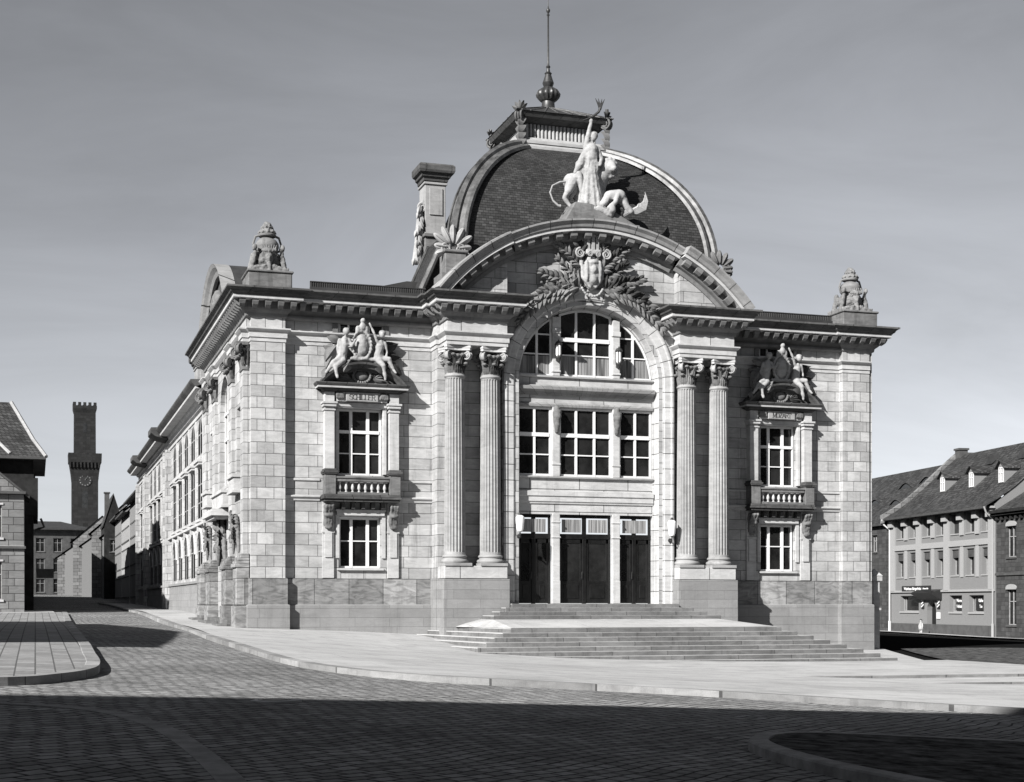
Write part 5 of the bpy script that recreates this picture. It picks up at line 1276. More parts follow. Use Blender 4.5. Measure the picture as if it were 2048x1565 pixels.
# --- main staircase
ES = thing('entrance_staircase', 'broad pale stone staircase with worn treads fanning out below the theatre doors', 'staircase', (21, -6, -1.9))
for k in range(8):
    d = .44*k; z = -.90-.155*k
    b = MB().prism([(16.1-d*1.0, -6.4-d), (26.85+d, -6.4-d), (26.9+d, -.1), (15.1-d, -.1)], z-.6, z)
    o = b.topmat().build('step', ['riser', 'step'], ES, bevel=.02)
b = MB()
vs = [(16.2, -3.9, -.61), (25.45, -3.9, -.61), (26.75, -6.3, -.885), (16.2, -6.3, -.885), (15.3, -2.0, -.90), (27.35, -2.0, -.80), (16.5, -.1, -.61), (25.5, -.1, -.61), (15.3, -.1, -.9), (27.35, -.1, -.8)]
b.add(vs, [(3, 2, 1, 0), (3, 0, 4), (1, 2, 5), (0, 1, 7, 6), (0, 6, 8, 4), (1, 5, 9, 7)]); b.build('landing', 'pale', ES)
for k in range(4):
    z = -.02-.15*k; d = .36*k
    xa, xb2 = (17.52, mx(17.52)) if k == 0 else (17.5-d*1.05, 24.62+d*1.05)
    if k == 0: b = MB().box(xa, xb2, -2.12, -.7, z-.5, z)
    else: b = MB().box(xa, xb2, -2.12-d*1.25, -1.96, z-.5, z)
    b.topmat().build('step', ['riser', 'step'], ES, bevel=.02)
# --- lamps
def opal(x, y, z, label):
    t = thing('wall_lamp', label, 'lamp', (x, y, z), group='opal glass lamps beside the doors', local=True)
    MB().lathe([(.10, -.28), (.135, -.2), (.17, .15), (.17, .27), (.11, .34), (.03, .36)], (0, 0, 0), 20).build('lamp_shade', 'opal', t, smooth=True)
    MB().lathe([(.03, .35), (.07, .37), (.05, .42), (.015, .46)], (0, 0, 0), 14).build('cap', 'iron', t, smooth=True)
    b = MB(); b.tube([(0, 0, -.27), (0, 0, -.42), (.03, .06, -.5), (.05, .3, -.46)], .028, 8); b.lathe([(.0, 0), (.09, .01), (.09, .03), (.03, .05)], (.05, .31, -.46), 14, axis=(0, -1, 0)); b.lathe([(.02, -.31), (.09, -.29), (.09, -.27)], (0, 0, 0), 14)
    b.build('bracket', 'iron', t, smooth=True); return t
l1 = opal(17.98, YA-.42, 3.08, 'white opal glass wall lamp on the shaded jamb, left of the three doors')
copy_tree(l1, None, (24.42, YA-.42, 3.0), label='white opal glass wall lamp shining in the sun to the right of the three doors')
def lantern(x, y, z, label):
    t = thing('wall_lantern', label, 'lantern', (x, y, z), group='small lanterns between the arched windows', local=True)
    b = MB().lathe([(.09, -.22), (.12, -.15), (.12, .22), (.09, .26)], (0, 0, 0), 8); b.build('lamp_shade', 'opal', t)
    b = MB()
    for k in range(6): a = k*math.pi/3; b.box(.125*math.cos(a)-.012, .125*math.cos(a)+.012, .125*math.sin(a)-.012, .125*math.sin(a)+.012, -.2, .26)
    b.lathe([(.14, .24), (.16, .28), (.1, .38), (.04, .4), (.02, .46)], (0, 0, 0), 12); b.lathe([(.02, -.45), (.06, -.42), (.09, -.34), (.13, -.26), (.13, -.2)], (0, 0, 0), 12); b.box(-.03, .03, 0, .3, -.34, -.28)
    b.build('frame', 'darkmetal', t); return t
n1 = lantern(PX[0], YW-.42, 10.0, 'small caged lantern fixed to the shaded stone pier of the arched window')
copy_tree(n1, None, (PX[1], YW-.42, 9.86), label='small caged lantern fixed to the sunlit stone pier of the arched window')
# --- gatepost at the right corner
gp = thing('gate_post', 'slim stone gate post with pyramid cap at the right corner of the theatre', 'gate post', (34.95, .3, -2.1))
MB().box(34.78, 35.12, .1, .5, -2.4, 1.0).build('post', 'dress', gp, bevel=.02)
b = MB().box(34.70, 35.2, .04, .58, .98, 1.2); vs = [(34.68, .02, 1.2), (35.22, .02, 1.2), (35.22, .6, 1.2), (34.68, .6, 1.2), (34.95, .3, 1.52)]; b.add(vs, [(0, 1, 4), (1, 2, 4), (2, 3, 4), (3, 0, 4), (3, 2, 1, 0)]); b.box(34.74, 35.16, .06, .54, -.3, -.2); b.build('cap', 'dress', gp)
# downpipe in the recess beside the left corner strip
# ================================================================== other houses
def house(name, label, loc, rz, W, Dp, base, eave, ridge, wallmat, roofmat, storeys, nb, ww=.95, door=None, rev=.22, gl='glass', group=None, over=.35, frame='dullwhite', gable='side', trim=None, winside=None, cat='house', shut=False, parts=True, margin=.6):
    """local: facade along +x at y=0 facing -y, depth +y"""
    t = thing(name, label, cat, loc, rz, group, local=True)
    holes = []; wins = []
    pitch = (W-2*margin)/nb
    for (z0, z1) in storeys:
        for k in range(nb):
            xc = margin+pitch*(k+.5)
            if door and door[0] == (z0, z1) and k in door[1]: continue
            holes.append(rect(xc-ww/2, xc+ww/2, z0, z1)); wins.append((xc, z0, z1))
    if door:
        for k in door[1]: xc = margin+pitch*(k+.5); holes.append(rect(xc-.55, xc+.55, base+.05, base+2.35))
    b = MB(); b.wall(rect(0, W, base-.8, eave), holes, fxz(0), rev)
    b.add([(0, 0, base-.8), (0, Dp, base-.8), (0, Dp, eave), (0, 0, eave)], [(0, 1, 2, 3)]); b.add([(W, 0, base-.8), (W, Dp, base-.8), (W, Dp, eave), (W, 0, eave)], [(0, 1, 2, 3)]); b.add([(0, Dp, base-.8), (W, Dp, base-.8), (W, Dp, eave), (0, Dp, eave)], [(0, 1, 2, 3)])
    if gable == 'side':
        for x in (0, W): b.add([(x, 0, eave), (x, Dp, eave), (x, Dp/2, ridge)], [(0, 1, 2)])
    elif gable == 'front':
        for y in (0, Dp): b.add([(0, y, eave), (W, y, eave), (W/2, y, ridge)], [(0, 1, 2)])
    b.build('wall', wallmat, t)
    sm = 'dress' if wallmat == 'palewall' else 'farplaster'
    for xc, z0, z1 in wins:
        f = window(t, xc-ww/2, xc+ww/2, z0, z1, rev*.55, [xc], [z0+(z1-z0)*.66], fw=.05, vw=.05, hw=.05, frame=frame, glass=gl, thick=rev*.4)
        ORG[f.name] = None; MB().box(xc-ww/2-.1, xc+ww/2+.1, -.08, 0.01, z0-.12, z0).build('sill', sm, f)
        MB().box(xc-ww/2-.08, xc+ww/2+.08, -.05, .01, z1, z1+.1).build('window_head', sm, f)
    if door:
        for k in door[1]:
            xc = margin+pitch*(k+.5); d = MB().box(xc-.55, xc+.55, .16, .24, base-.1, base+2.35).build('door', 'doorwood', t)
    if trim: MB().box(-.03, W+.03, -.09, .01, trim-.08, trim+.06).build('string_course', sm, t)
    r = MB(); o = over
    if gable == 'side':
        for sg in (0, 1):
            ya, yb = (-o, Dp/2) if sg == 0 else (Dp+o, Dp/2); sl = (ridge-eave)/(Dp/2); ze = eave-sl*o*.6; L = math.hypot(Dp/2+o, ridge-ze)
            n = 4; vs = []; uv = []
            for i in range(n+1):
                t_ = i/n; fl = .18*(1-t_)**2 if ridge-eave > 2 else 0
                for x in (-.15, W+.15): vs.append((x, ya+(yb-ya)*t_, ze+(ridge-ze)*t_+fl-0.18*(1-t_)**2*0)); uv.append((x, L*t_, 0))
            r.add(vs, [(2*i, 2*i+1, 2*i+3, 2*i+2) for i in range(n)], uv)
            r.add([(-.15, ya, ze+.18-.14), (W+.15, ya, ze+.18-.14), (W+.15, ya, ze+.18), (-.15, ya, ze+.18)], [(0, 1, 2, 3)], [(0, 0, 0)]*4)
            r.add([(-.15, ya, ze+.04), (W+.15, ya, ze+.04), (W+.15, 0 if sg == 0 else Dp, ze+.06), (-.15, 0 if sg == 0 else Dp, ze+.06)], [(0, 1, 2, 3)], [(0, 0, 0)]*4)
    elif gable == 'front':
        for sg in (0, 1):
            xa, xb_ = (-o, W/2) if sg == 0 else (W+o, W/2); sl = (ridge-eave)/(W/2); ze = eave-sl*o; L = math.hypot(W/2+o, ridge-ze)
            for dz in (0.02, .16): r.add([(xa, -o*.6, ze+dz), (xb_, -o*.6, ridge+dz), (xb_, Dp+.1, ridge+dz), (xa, Dp+.1, ze+dz)], [(0, 1, 2, 3)], [(0, 0.01, 0), (0, L, 0), (Dp, L, 0), (Dp, 0, 0)])
            r.add([(xa, -o*.6, ze+.02), (xb_, -o*.6, ridge+.02), (xb_, -o*.6, ridge+.16), (xa, -o*.6, ze+.16)], [(0, 1, 2, 3)], [(0, 0.01, 0)]*4)
    elif gable == 'hip':
        i_ = Dp/2*.8
        c = [(-o, -o), (W+o, -o), (W+o, Dp+o), (-o, Dp+o)]; top = [(i_, Dp/2), (W-i_, Dp/2)]
        L = math.hypot(Dp/2+o, ridge-eave)
        r.add([(c[0][0], c[0][1], eave), (c[1][0], c[1][1], eave), (top[1][0], top[1][1], ridge), (top[0][0], top[0][1], ridge)], [(0, 1, 2, 3)], [(c[0][0], 0.01, 0), (c[1][0], 0, 0), (top[1][0], L, 0), (top[0][0], L, 0)])
        r.add([(c[2][0], c[2][1], eave), (c[3][0], c[3][1], eave), (top[0][0], top[0][1], ridge), (top[1][0], top[1][1], ridge)], [(0, 1, 2, 3)], [(c[0][0], 0.01, 0), (c[1][0], 0, 0), (top[1][0], L, 0), (top[0][0], L, 0)])
        r.add([(c[1][0], c[1][1], eave), (c[2][0], c[2][1], eave), (top[1][0], top[1][1], ridge)], [(0, 1, 2)], [(0, 0.01, 0), (Dp, 0, 0), (Dp/2, L, 0)])
        r.add([(c[3][0], c[3][1], eave), (c[0][0], c[0][1], eave), (top[0][0], top[0][1], ridge)], [(0, 1, 2)], [(0, 0.01, 0), (Dp, 0, 0), (Dp/2, L, 0)])
        for k in range(4): p, q = c[k], c[(k+1) % 4]; r.add([(p[0], p[1], eave-.2), (q[0], q[1], eave-.2), (q[0], q[1], eave), (p[0], p[1], eave)], [(0, 1, 2, 3)], [(0, 0.01, 0)]*4)
    r.build('roof', roofmat, t)
    return t
def stack(t, x, y, z0, z1, w_=.5):
    b = MB().box(x-w_/2, x+w_/2, y-w_/2, y+w_/2, z0, z1); b.box(x-w_/2-.08, x+w_/2+.08, y-w_/2-.08, y+w_/2+.08, z1-.15, z1); b.build('chimney', 'farplaster', t)
# inn on the right
RZ = R(-96.9)
inn = thing('inn', 'pale plastered three storey inn with stepped pilaster strips, sign board and three dormers', 'inn', (62.3, 42.4, 0), RZ, local=True)
Wn = 15.6; bs = -2.25; ev = 6.6
pit = (Wn-.6)/7; xcs = [.35+pit*(k+.5)+.12 for k in range(7)]
h = []; 
gw = [(1.6, 4.6), (9.3, 11.1), (12.1, 14.1)]
for x in xcs: h.append(rect(x-.52, x+.52, 1.95, 3.75)); h.append(rect(x-.55, x+.55, 4.85, 6.2))
for a, c_ in gw: h.append(rect(a, c_, -.6, .55))
h.append([(5.9, bs+.02), (7.3, bs+.02), (7.3, -.5)]+[(6.6+.7*math.cos(math.pi*i/8), -.5+.7*math.sin(math.pi*i/8)) for i in range(1, 8)]+[(5.9, -.5)])
b = MB().wall(rect(0, Wn, bs-.8, ev), h, fxz(0), .5); b.add([(0, 0, bs-.8), (0, 11, bs-.8), (0, 11, ev), (0, 5.6, 11.4), (0, 0, ev)], [(0, 1, 2, 3, 4)]); b.add([(Wn, 0, bs-.8), (Wn, 11, bs-.8), (Wn, 11, ev), (Wn, 5.6, 11.4), (Wn, 0, ev)], [(0, 1, 2, 3, 4)]); b.build('wall', 'plaster', inn)
b = MB()
for k in (0, 2, 4, 6.93):
    x = .02+pit*k+.05; x = min(x, Wn-.72); b.box(x, x+.66, -.14, .01, .9, 6.0)
    b.box(x, x+.66, -.34, .01, 5.75, 6.45)
for k in (1, 3, 5, 6): x = .05+pit*k+.05; b.box(x+.02, x+.6, -.32, .01, 5.75, 6.45); b.box(x+.06, x+.56, -.1, .01, 4.7, 5.75)
b.box(.05, Wn-.05, -.1, .01, 3.95, 4.35); b.box(.0, Wn, -.12, .01, .80, .95)
for k in (1, 3, 5, 6): x = .05+pit*k+.05; b.box(x+.1, x+.5, -.06, .01, 1.8, 3.95)
b.build('pilaster_strip', 'paleplaster', inn)
for x in xcs:
    window(inn, x-.52, x+.52, 1.95, 3.75, .32, [x+.05], [], fw=.06, vw=.06, frame='dullwhite')
    o = MB(); 
    for j in range(6): o.box(x-.5, x+.5, .1, .3, 3.72-.09*(j+1), 3.72-.09*j-.012)
    o.build('roller_shutter', 'farplaster', inn)
    if abs(x-xcs[4]) < .1: MB().box(x-.54, x+.54, .25, .35, 4.85, 6.2).build('roller_shutter', 'zinc', inn)
    else: window(inn, x-.55, x+.55, 4.85, 6.2, .32, [x+.05], [], fw=.06, vw=.06, frame='dullwhite')
    MB().box(x-.6, x+.6, -.06, .02, 1.86, 1.94).box(x-.62, x+.62, -.06, .02, 4.76, 4.84).build('window_sill', 'paleplaster', inn)
for a, c_ in gw:
    window(inn, a, c_, -.6, .55, .32, [(a+.3, .05)], [], fw=.06, frame='dullwhite'); MB().box(a-.05, c_+.05, -.08, .1, -.72, -.6).build('window_sill', 'paleplaster', inn)
MB().box(0, Wn, -.05, .0, bs-.8, -1.5).build('plinth', 'farplaster', inn)
MB().box(5.9, 7.3, .4, .5, bs, .2).build('door', 'doorwood', inn)
b = MB(); b.add([(4.9, -.02, 1.0), (8.2, -.02, 1.0), (8.2, -.9, .75), (4.9, -.9, .75), (4.9, -.02, .2), (8.2, -.02, .2)], [(0, 1, 2, 3), (0, 3, 4), (1, 5, 2), (3, 2, 5, 4)]); b.build('door_canopy', 'sign', inn)
sg_ = MB().box(3.85, 8.3, -.98, -.88, .86, 1.26).build('sign_board', 'sign', inn)
# the lettering on the board and the panes is only partly legible in the photo
text_mesh('Weinhaus Bürgerbräu', .30, .004, 'lettering', 'letter', sg_, (5.6, -.995, 1.05), xs=1.02)
text_mesh('Schwanen Bier', .17, .004, 'lettering', 'letter', sg_, (7.65, -.995, 1.05), xs=.85)
for (a, c_), (l1_, l2_) in zip(gw[1:], (('Warme u.', 'Frühstück'), ('Kaffee', 'Tee'))):
    p = MB().box(a+.45, c_-.1, .26, .28, -.5, .45).build('window_sign', 'sign', inn)
    text_mesh(l1_, .30, .004, 'lettering', 'letter', p, ((a+c_)/2+.15, .25, .18), xs=.8); text_mesh(l2_, .30, .004, 'lettering', 'letter', p, ((a+c_)/2+.15, .25, -.22), xs=.8)
for x in (5.3, 7.75):
    p = MB().box(x-.2, x+.2, -.06, 0, -.4, .35).build('striped_panel', 'sign', inn); q = MB()
    for k in range(3): q.slab([(x-.17, -.32+.22*k), (x+.17, -.14+.22*k), (x+.17, -.04+.22*k), (x-.17, -.22+.22*k)], -.07, -.058)
    q.build('stripes', 'letter', p)
MB().box(7.5, 7.95, -.08, 0, -1.1, -.65).build('menu_case', 'white', inn)
r = MB(); n = 6; vs = []; uv = []
for i in range(n+1):
    t_ = i/n; yy = -.7+6.3*t_; z = ev-.15+(11.4-ev+.15)*t_-.55*math.sin(math.pi*t_)*(1-t_)
    for x in (-.1, Wn+.1): vs.append((x, yy, z)); uv.append((x, 7.6*t_+.01, 0))
r.add(vs, [(2*i, 2*i+1, 2*i+3, 2*i+2) for i in range(n)], uv); r.add([(-.1, -.7, ev-.3), (Wn+.1, -.7, ev-.3), (Wn+.1, -.7, ev-.15), (-.1, -.7, ev-.15), (-.1, 0, ev-.3), (Wn+.1, 0, ev-.3)], [(0, 1, 2, 3), (0, 4, 5, 1)], [(0, .01, 0)]*6)
r.add([(-.1, 11.9, ev-.15), (Wn+.1, 11.9, ev-.15), (Wn+.1, 5.6, 11.4), (-.1, 5.6, 11.4)], [(0, 1, 2, 3)], [(0, .01, 0), (Wn, 0, 0), (Wn, 7.6, 0), (0, 7.6, 0)])
rf = r.build('roof', 'oldtile', inn)
b = MB(); pts = []
for i in range(9): t_ = i/8; yy = -.75+6.3*t_; z = ev-.15+(11.4-ev+.15)*t_-.55*math.sin(math.pi*t_)*(1-t_); pts.append((yy, z))
vs = []
for yy, z in pts: vs += [(-.32, yy, z-.35), (-.32, yy, z+.28), (.12, yy, z+.28), (.12, yy, z-.35)]
b.add(vs, [(4*i+j, 4*(i+1)+j, 4*(i+1)+(j+1) % 4, 4*i+(j+1) % 4) for i in range(8) for j in range(4)]+[(0, 1, 2, 3), (35, 34, 33, 32)]); b.build('gable_coping', 'palewall', inn)
stack(inn, .4, 5.6, 11, 11.9, .7); stack(inn, -.9, 6.6, 10.5, 11.7, .8)
def rz_(yy): t_ = (yy+.7)/6.3; return ev-.15+(11.4-ev+.15)*t_-.55*math.sin(math.pi*t_)*(1-t_)
for x in (4.6, 8.9, 13.0):
    yf = 1.9; z0 = rz_(yf)-.05; z1 = z0+1.15
    b = MB(); b.box(x-.42, x+.42, yf, yf+2.2, z0-.3, z1)
    b.add([(x-.42, yf, z1), (x+.42, yf, z1), (x, yf, z1+.38)], [(0, 1, 2)]); d = b.build('dormer', 'plaster', inn)
    b = MB(); 
    for sg in (-1, 1): b.add([(x+sg*.6, yf-.2, z1-.12), (x, yf-.2, z1+.45), (x, yf+2.9, z1+.45), (x+sg*.6, yf+2.4, z1-.12)], [(0, 1, 2, 3)], [(0, .01, 0), (.8, .8, 0), (.8, 3, 0), (0, 3, 0)])
    b.build('dormer_roof', 'oldtile', d); window(inn, x-.3, x+.3, z0+.1, z1-.02, yf-.05, [x], [z0+.75], fw=.06, vw=.06)
for x in (7.8, 12.2): yf = 4.1; z0 = rz_(yf); b = MB(); b.add([(x-.5, yf-.3, z0-.15), (x+.5, yf-.3, z0-.15), (x, yf-.3, z0+.5), (x, yf+.8, z0+.6)], [(0, 1, 2), (1, 3, 2), (0, 2, 3)]); b.build('roof_vent', 'zinc', inn)
for x in (-.02, Wn-.1): MB().tube([(x, -.75, ev-.2), (x, -.6, ev-.6), (x, -.12, ev-1.0), (x, -.12, bs+.9)], .06, 8).tube([(x, -.12, bs+.9), (x, -.12, bs)], .1, 8).build('downpipe', 'white' if x < 1 else 'paleplaster', inn, smooth=True)
# dark stone house to the left of the inn
dh = house('stone_house', 'dark coursed stone house with eyebrow dormers, left of the plastered inn', (63.95, 58.3, 0), RZ, 15.7, 11.5, -1.9, 6.1, 10.9, 'darkbrick', 'oldtile', [(4.0, 5.3), (1.0, 2.5), (-1.5, -.1)], 5, ww=.85)
for x, yy in ((13.6, 1.8), (11.6, 3.6), (14.6, 3.9), (9.0, 2.2)):
    zz = 6.1+(4.8)*((yy+.0)/5.75); b = MB(); n = 10; vs = []
    for i in range(n+1): u = -1+2*i/n; hh = .48*math.cos(u*math.pi/2)**1.3; vs += [(x+u*1.3, yy-.1, zz+hh), (x+u*1.3, yy+1.0, zz+.45+hh*.75)]
    b.add(vs, [(2*i, 2*i+1, 2*i+3, 2*i+2) for i in range(n)], [(v[0], v[1], 0) for v in vs]); b.build('eyebrow_dormer', 'oldtile', dh)
    MB().slab([(x+(-1+2*i/n)*1.1, zz+.40*math.cos((-1+2*i/n)*math.pi/2)**1.3) for i in range(n+1)]+[(x+1.1, zz-.1), (x-1.1, zz-.1)], yy-.02, yy+.05).build('pane', 'glass', dh)
# brick house at the right edge
bh = house('brick_house', 'dark brick house with arched window heads at the right edge beside the inn', (60.35, 26.7, 0), RZ, 15.0, 11, -2.3, 5.9, 9.5, 'darkbrick', 'oldtile', [(3.0, 5.0), (-1.4, .9)], 5, ww=1.1, trim=1.9)
b = MB(); b.box(-.1, 15, -.5, .02, 5.9, 6.1); b.box(-.1, 15, -.35, .02, 5.75, 5.9)
for k in range(24): b.box(.2+.6*k, .45+.6*k, -.2, .02, 5.45, 5.75)
b.build('cornice', 'darkplaster', bh)
b = MB()
for k in range(5):
    xc = .6+2.76*(k+.5)
    for z in (5.0, .9): b.slab([(xc-.62, z), (xc+.62, z)]+[(xc+.62*math.cos(math.pi*i/8)*1.0, z+.12+.22*math.sin(math.pi*i/8)) for i in range(9)], -.1, .02)
b.build('window_hood', 'paleplaster', bh)
# small child by the inn door
ch = thing('person', 'small child in a light coat standing on the pavement by the inn wall', 'person', (60.2, 35.2, G(60.2, 35.2)), R(-60), local=True)
b = MB(); c = lambda p, q, r0, r1: b.cap(p, q, r0, r1, 10)
c((-.05, 0, .06), (-.06, 0, .28), .035, .045); c((.06, 0, .06), (.06, 0, .28), .035, .045); c((-.06, -.05, .03), (-.06, .03, .03), .03, .03); c((.06, -.05, .03), (.06, .03, .03), .03, .03)
c((0, 0, .4), (0, 0, .68), .11, .085); c((0, 0, .74), (0, 0, .8), .04, .035); b.ell((0, 0, .89), .075, .08, .095)
c((-.11, 0, .7), (-.15, -.02, .5), .035, .028); c((-.15, -.02, .5), (-.14, -.06, .36), .026, .02); c((.11, 0, .7), (.15, -.02, .5), .035, .028); c((.15, -.02, .5), (.14, -.06, .36), .026, .02)
b.blob('body', 'skin', ch, voxel=.018, local=True)
MB().lathe([(.17, .27), (.15, .45), (.115, .6), (.125, .7), (.07, .77), (.05, .78)], (0, 0, 0), 18).build('coat', 'cloth', ch, smooth=True)
MB().lathe([(.085, .90), (.09, .94), (.07, .99), (.02, 1.01)], (0, .012, 0), 14).build('hair', 'hair', ch, smooth=True)

# ---------------- left side of the street
lh = house('corner_house', 'pale coursed stone house front with gable at the left edge of the street', (-8.6, 29.3, 0), 0, 8.0, 5, -.5, 6.0, 9.3, 'palewall', 'oldtile', [(.2, 2.3), (3.6, 5.4)], 4, ww=.6, gable='front', trim=3.1, over=.3)
b = MB(); b.box(-.1, 8.1, -.3, .02, 6.0, 6.14); b.box(-.1, 8.1, -.16, .02, 3.0, 3.14); b.build('cornice', 'farplaster', lh)
MB().box(7.45, 8.02, -.07, .01, -.6, 2.8).build('corner_strip', 'palewall', lh)
th = thing('tall_house', 'tall dark house with steep tiled half-hipped roof overhanging the street on the left', 'house', (-4, 40, 0), 0, local=True)
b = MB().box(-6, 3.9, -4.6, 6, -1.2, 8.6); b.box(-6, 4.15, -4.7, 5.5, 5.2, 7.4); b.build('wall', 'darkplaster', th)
r = MB(); A_ = [(-7, -5.4, 8.6), (4.6, -5.4, 8.6), (4.6, 7, 8.6), (-7, 7, 8.6)]; B_ = [(-7, -1.2, 12.2), (2.6, -1.6, 12.2), (2.6, 3, 12.2), (-7, 3, 12.2)]; Cc = [(-7, -3.6, 9.8), (3.9, -4.0, 9.7), (3.9, 5.4, 9.7), (-7, 5.4, 9.8)]
def quad(p, q, r2, s, L0, L1): r.add([p, q, r2, s], [(0, 1, 2, 3)], [(p[0]+p[1], L0, 0), (q[0]+q[1], L0, 0), (r2[0]+r2[1], L1, 0), (s[0]+s[1], L1, 0)])
for X_, Y_, l0, l1 in ((A_, Cc, .01, 1.7), (Cc, B_, 1.7, 5)):
    for k in range(4): quad(X_[k], X_[(k+1) % 4], Y_[(k+1) % 4], Y_[k], l0, l1)
r.add(B_, [(0, 1, 2, 3)], [(0, 0, 0)]*4); r.add([(p[0], p[1], 8.45) for p in A_]+A_, [(0, 1, 5, 4), (1, 2, 6, 5), (3, 2, 1, 0)], [(0, .01, 0)]*8); r.build('roof', 'oldtile', th)
b = MB(); b.tube([(-7+9.6*.55, -2.1, 12.2), (.1, -3.0, 10.7), (2.0, -4.5, 9.4), (2.6, -5.2, 8.75)], .1, 6); b.tube([B_[1], Cc[1], A_[1]], .12, 6); b.build('ridge_tiles', 'pale_carved', th)
for z in (0.3, 3.0, 5.6):
    for y in (-3, 0.5, 4): window(th, y-.5, y+.5, z, z+1.5, 0, [y], [], axis='y', X=4.2, frame='farplaster') if False else None
b = MB(); b.tube([(4.3, -4.9, 5.0), (4.5, -4.9, 4.5), (4.2, -4.8, 4.4), (4.0, -4.75, 4.3)], .07, 6); b.build('bracket', 'iron', th)
hs_ = thing('hanging_sign', 'small pale hanging board on the dark wall of the tall house', 'sign', (.05, 36.0, 1.5), local=True); MB().box(0.0, 1.0, -.03, .03, 0, .55).build('board', 'farplaster', hs_)
# off-frame buildings that shade the left pavement and the foreground
sh = house('town_house', 'large plain town house off the left edge shading the left pavement', (-19, -26.5, 0), 0, 8.0, 26, -1.4, 9.0, 10.5, 'darkplaster', 'oldtile', [(0, 1.6), (3, 4.6), (6, 7.6)], 3, gable='side')
b2 = house('unseen_shading_house', 'big apartment house standing left of the camera shading the foreground', (-40, -75, 0), 0, 37.2, 24, -1.8, 16.5, 25, 'darkplaster', 'oldtile', [(0, 1.6), (4, 5.6), (8, 9.6)], 8, gable='side', over=.2)  # house inferred from its shadow; high ridge shaped to cut sky light
b3 = house('unseen_shading_house', 'unseen house block added behind the camera to shade the foreground', (60, -74, 0), R(180), 57, 14, -2.0, 22, 26, 'darkplaster', 'oldtile', [(0, 1.6), (4, 5.6)], 8, gable='side')  # unseen block added for shade, made tall to hold back sky light
b4 = house('unseen_shading_house', 'unseen house block added off the right edge to cut sky light', (24, -62, 0), 0, 40, 18, -2.2, 19, 24, 'darkplaster', 'oldtile', [(0, 1.6), (4, 5.6)], 8, gable='side')  # added out of view, tall and dark, to dim skylight on the foreground
for k in range(4): house('town_house', ['tall gabled house', 'plain house', 'narrow house', 'broad house'][k]+' hidden behind the corner house, shading the side street', (-10.5, 47+17*k, 0), 0, 10.2, 15, -.3, 9.5+[0, 1.5, -.8, .6][k], 12.6+[0, 1, -.5, .4][k], 'darkplaster', 'oldtile', [(.6, 2.2), (3.6, 5.2)], 3, gable='front', over=.3)
# far pale house closing the street
fh = house('office_building', 'pale three storey building with low metal roof closing the far end of the street', (-3.6, 172, 0), R(2), 11.0, 9, 1.0, 11.0, 12.3, 'farplaster', 'zinc', [(7.6, 9.6), (4.6, 6.6), (1.6, 3.6)], 4, ww=1.2, gable='hip', trim=10.3, over=.8)
# row of gabled houses on the curving far side
specs = [(3.0, 112, 5.2, 8.4, 12), (4.0, 100, 5.0, 7.6, 9), (5.2, 118, 7, 11.4, 8)]
row = []
for k in range(6):
    y = 108+k*8.8; x = 7.9-k*.80; hgt = [9.6, 10.8, 9.2, 10.4, 8.8, 8.2][k]
    row.append(house('town_house', ['narrow pale fronted house with dark tiled gable in the far row, nearest the tower', 'tall narrow house with dormer in the far row of the side street', 'low pale front in the middle of the far row of the side street', 'narrow house with bright front in the far row of the side street', 'small far house with tiled roof in the curving row', 'distant small house near the pale office building', 'last small house of the curving far row'][k], (x-.35, y+8.2, 0), R(-95), 8.2, 7, .5+.08*k, .5+hgt*.68, .5+hgt, 'palewall' if k % 2 else 'plaster', 'oldtile', [(1.2, 2.6), (3.8, 5.0)], 3, rev=.06, gl='dullglass', ww=.8, group='small houses along the far street'))
# houses continuing the right side of the street beyond the theatre wing
for k, (y, wd, ev_, rd, wm) in enumerate([(64.6, 16, 9.1, 13.4, 'plaster'), (81, 13.5, 8.5, 12.8, 'paleplaster'), (95, 12, 8.9, 13.6, 'plaster')]):
    house('town_house', ['dark fronted house with overhanging eaves directly beyond the theatre wing', 'grey three storey house with many windows in the shaded side street', 'dark narrow house with steep gable at the bend of the side street'][k], (8.1, y+wd, 0), R(-90), wd, 10, 0, ev_, rd, wm, 'oldtile', [(.6, 2.4), (3.4, 5.0), (5.8, 7.0)], int(wd/1.9), ww=.95, group='houses beyond the theatre wing', over=.6, rev=.05, gl='dullglass')
gp2 = house('gabled_house', 'tall narrow dark gabled house closing the bend below the tower', (7.0, 107.2, 0), 0, 1.9, 8, .2, 8.6, 11.6, 'darkplaster', 'oldtile', [(5.5, 6.8)], 1, ww=.7, gable='front', over=.15)
stack(gp2, .3, .6, 9, 11.9, .5)
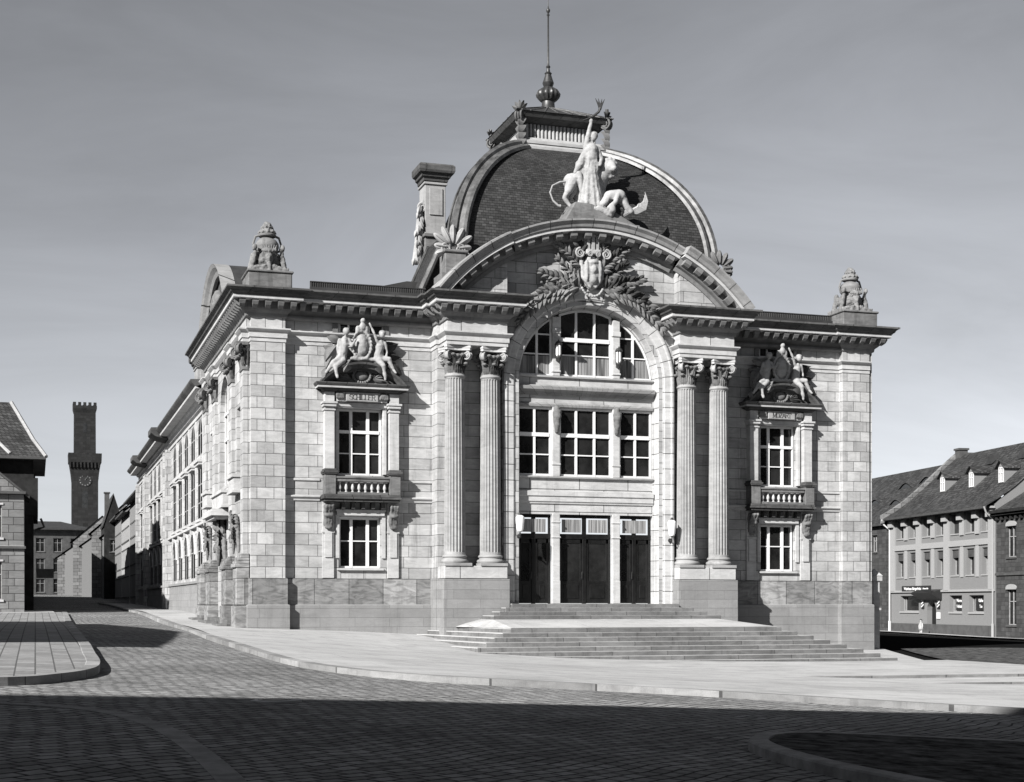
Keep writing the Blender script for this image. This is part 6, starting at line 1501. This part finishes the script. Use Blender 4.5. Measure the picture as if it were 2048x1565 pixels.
# clock tower
tc = (14.4, 416)
tw = thing('clock_tower', 'tall dark battlemented clock tower rising above the street roofs', 'tower', (tc[0], tc[1], 1.0), local=True)
zo = -1.0
def sq(b, h0, z0, h1, z1): b.add([(x*h0, y*h0, z0+zo) for x, y in ((-1, -1), (1, -1), (1, 1), (-1, 1))]+[(x*h1, y*h1, z1+zo) for x, y in ((-1, -1), (1, -1), (1, 1), (-1, 1))], [(3, 2, 1, 0), (4, 5, 6, 7)]+[(i, (i+1) % 4, 4+(i+1) % 4, 4+i) for i in range(4)])
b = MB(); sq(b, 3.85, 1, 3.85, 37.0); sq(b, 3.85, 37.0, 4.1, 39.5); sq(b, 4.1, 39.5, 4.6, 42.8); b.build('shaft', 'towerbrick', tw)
b = MB(); sq(b, 4.8, 42.8, 4.9, 45.6)
for k in range(9): b.box(-4.6+k*1.05, -4.15+k*1.05, -4.9, -4.5, 41.2+zo, 42.8+zo)
b.build('gallery', 'towerbrick', tw)
b = MB(); sq(b, 3.2, 45.6, 3.15, 58.2); sq(b, 3.2, 58.2, 3.5, 59.3); sq(b, 3.5, 59.3, 3.5, 60.2)
for k in range(5):
    for sg in (-1, 1): b.box(-3.5+k*1.5, -2.6+k*1.5, -3.5 if sg < 0 else 3.0, -3.0 if sg < 0 else 3.5, 60.2+zo, 61.2+zo)
    b.box(-3.5, -3.0, -3.0+k*1.35, -2.2+k*1.35, 60.2+zo, 61.2+zo)
b.build('belfry', 'towerbrick', tw)
b = MB().lathe([(1.95, 0), (1.95, .12)], (0, -3.98, 37.4+zo), 32, axis=(0, 1, 0)); ck = b.build('clock_face', 'sign', tw)
b = MB()
for k in range(12):
    a = k*math.pi/6; p = Vector((1.55*math.sin(a), -4.02, 37.4+zo+1.55*math.cos(a))); b.lathe([(.22, 0), (.22, .05)], tuple(p), 6, axis=(0, 1, 0))
b.build('hour_marks', 'palewall', ck)
b = MB().tube([(0, -4.05, 37.4+zo), (.45, -4.05, 38.1+zo)], .09, 5).tube([(0, -4.05, 37.4+zo), (.75, -4.05, 38.4+zo)], .06, 5); b.build('clock_hand', 'palewall', ck)
for (x, z0, z1, w_) in ((0, 29, 33.5, .8), (0, 52, 54.5, .55)):
    y = -3.87 if z0 < 40 else -3.22
    b = MB().slab([(x-w_, z0+zo), (x+w_, z0+zo), (x+w_, z1+zo)]+[(x+w_*math.cos(math.pi*i/6), z1+zo+w_*math.sin(math.pi*i/6)) for i in range(1, 6)]+[(x-w_, z1+zo)], y, y+.1); b.build('window', 'glass', tw)
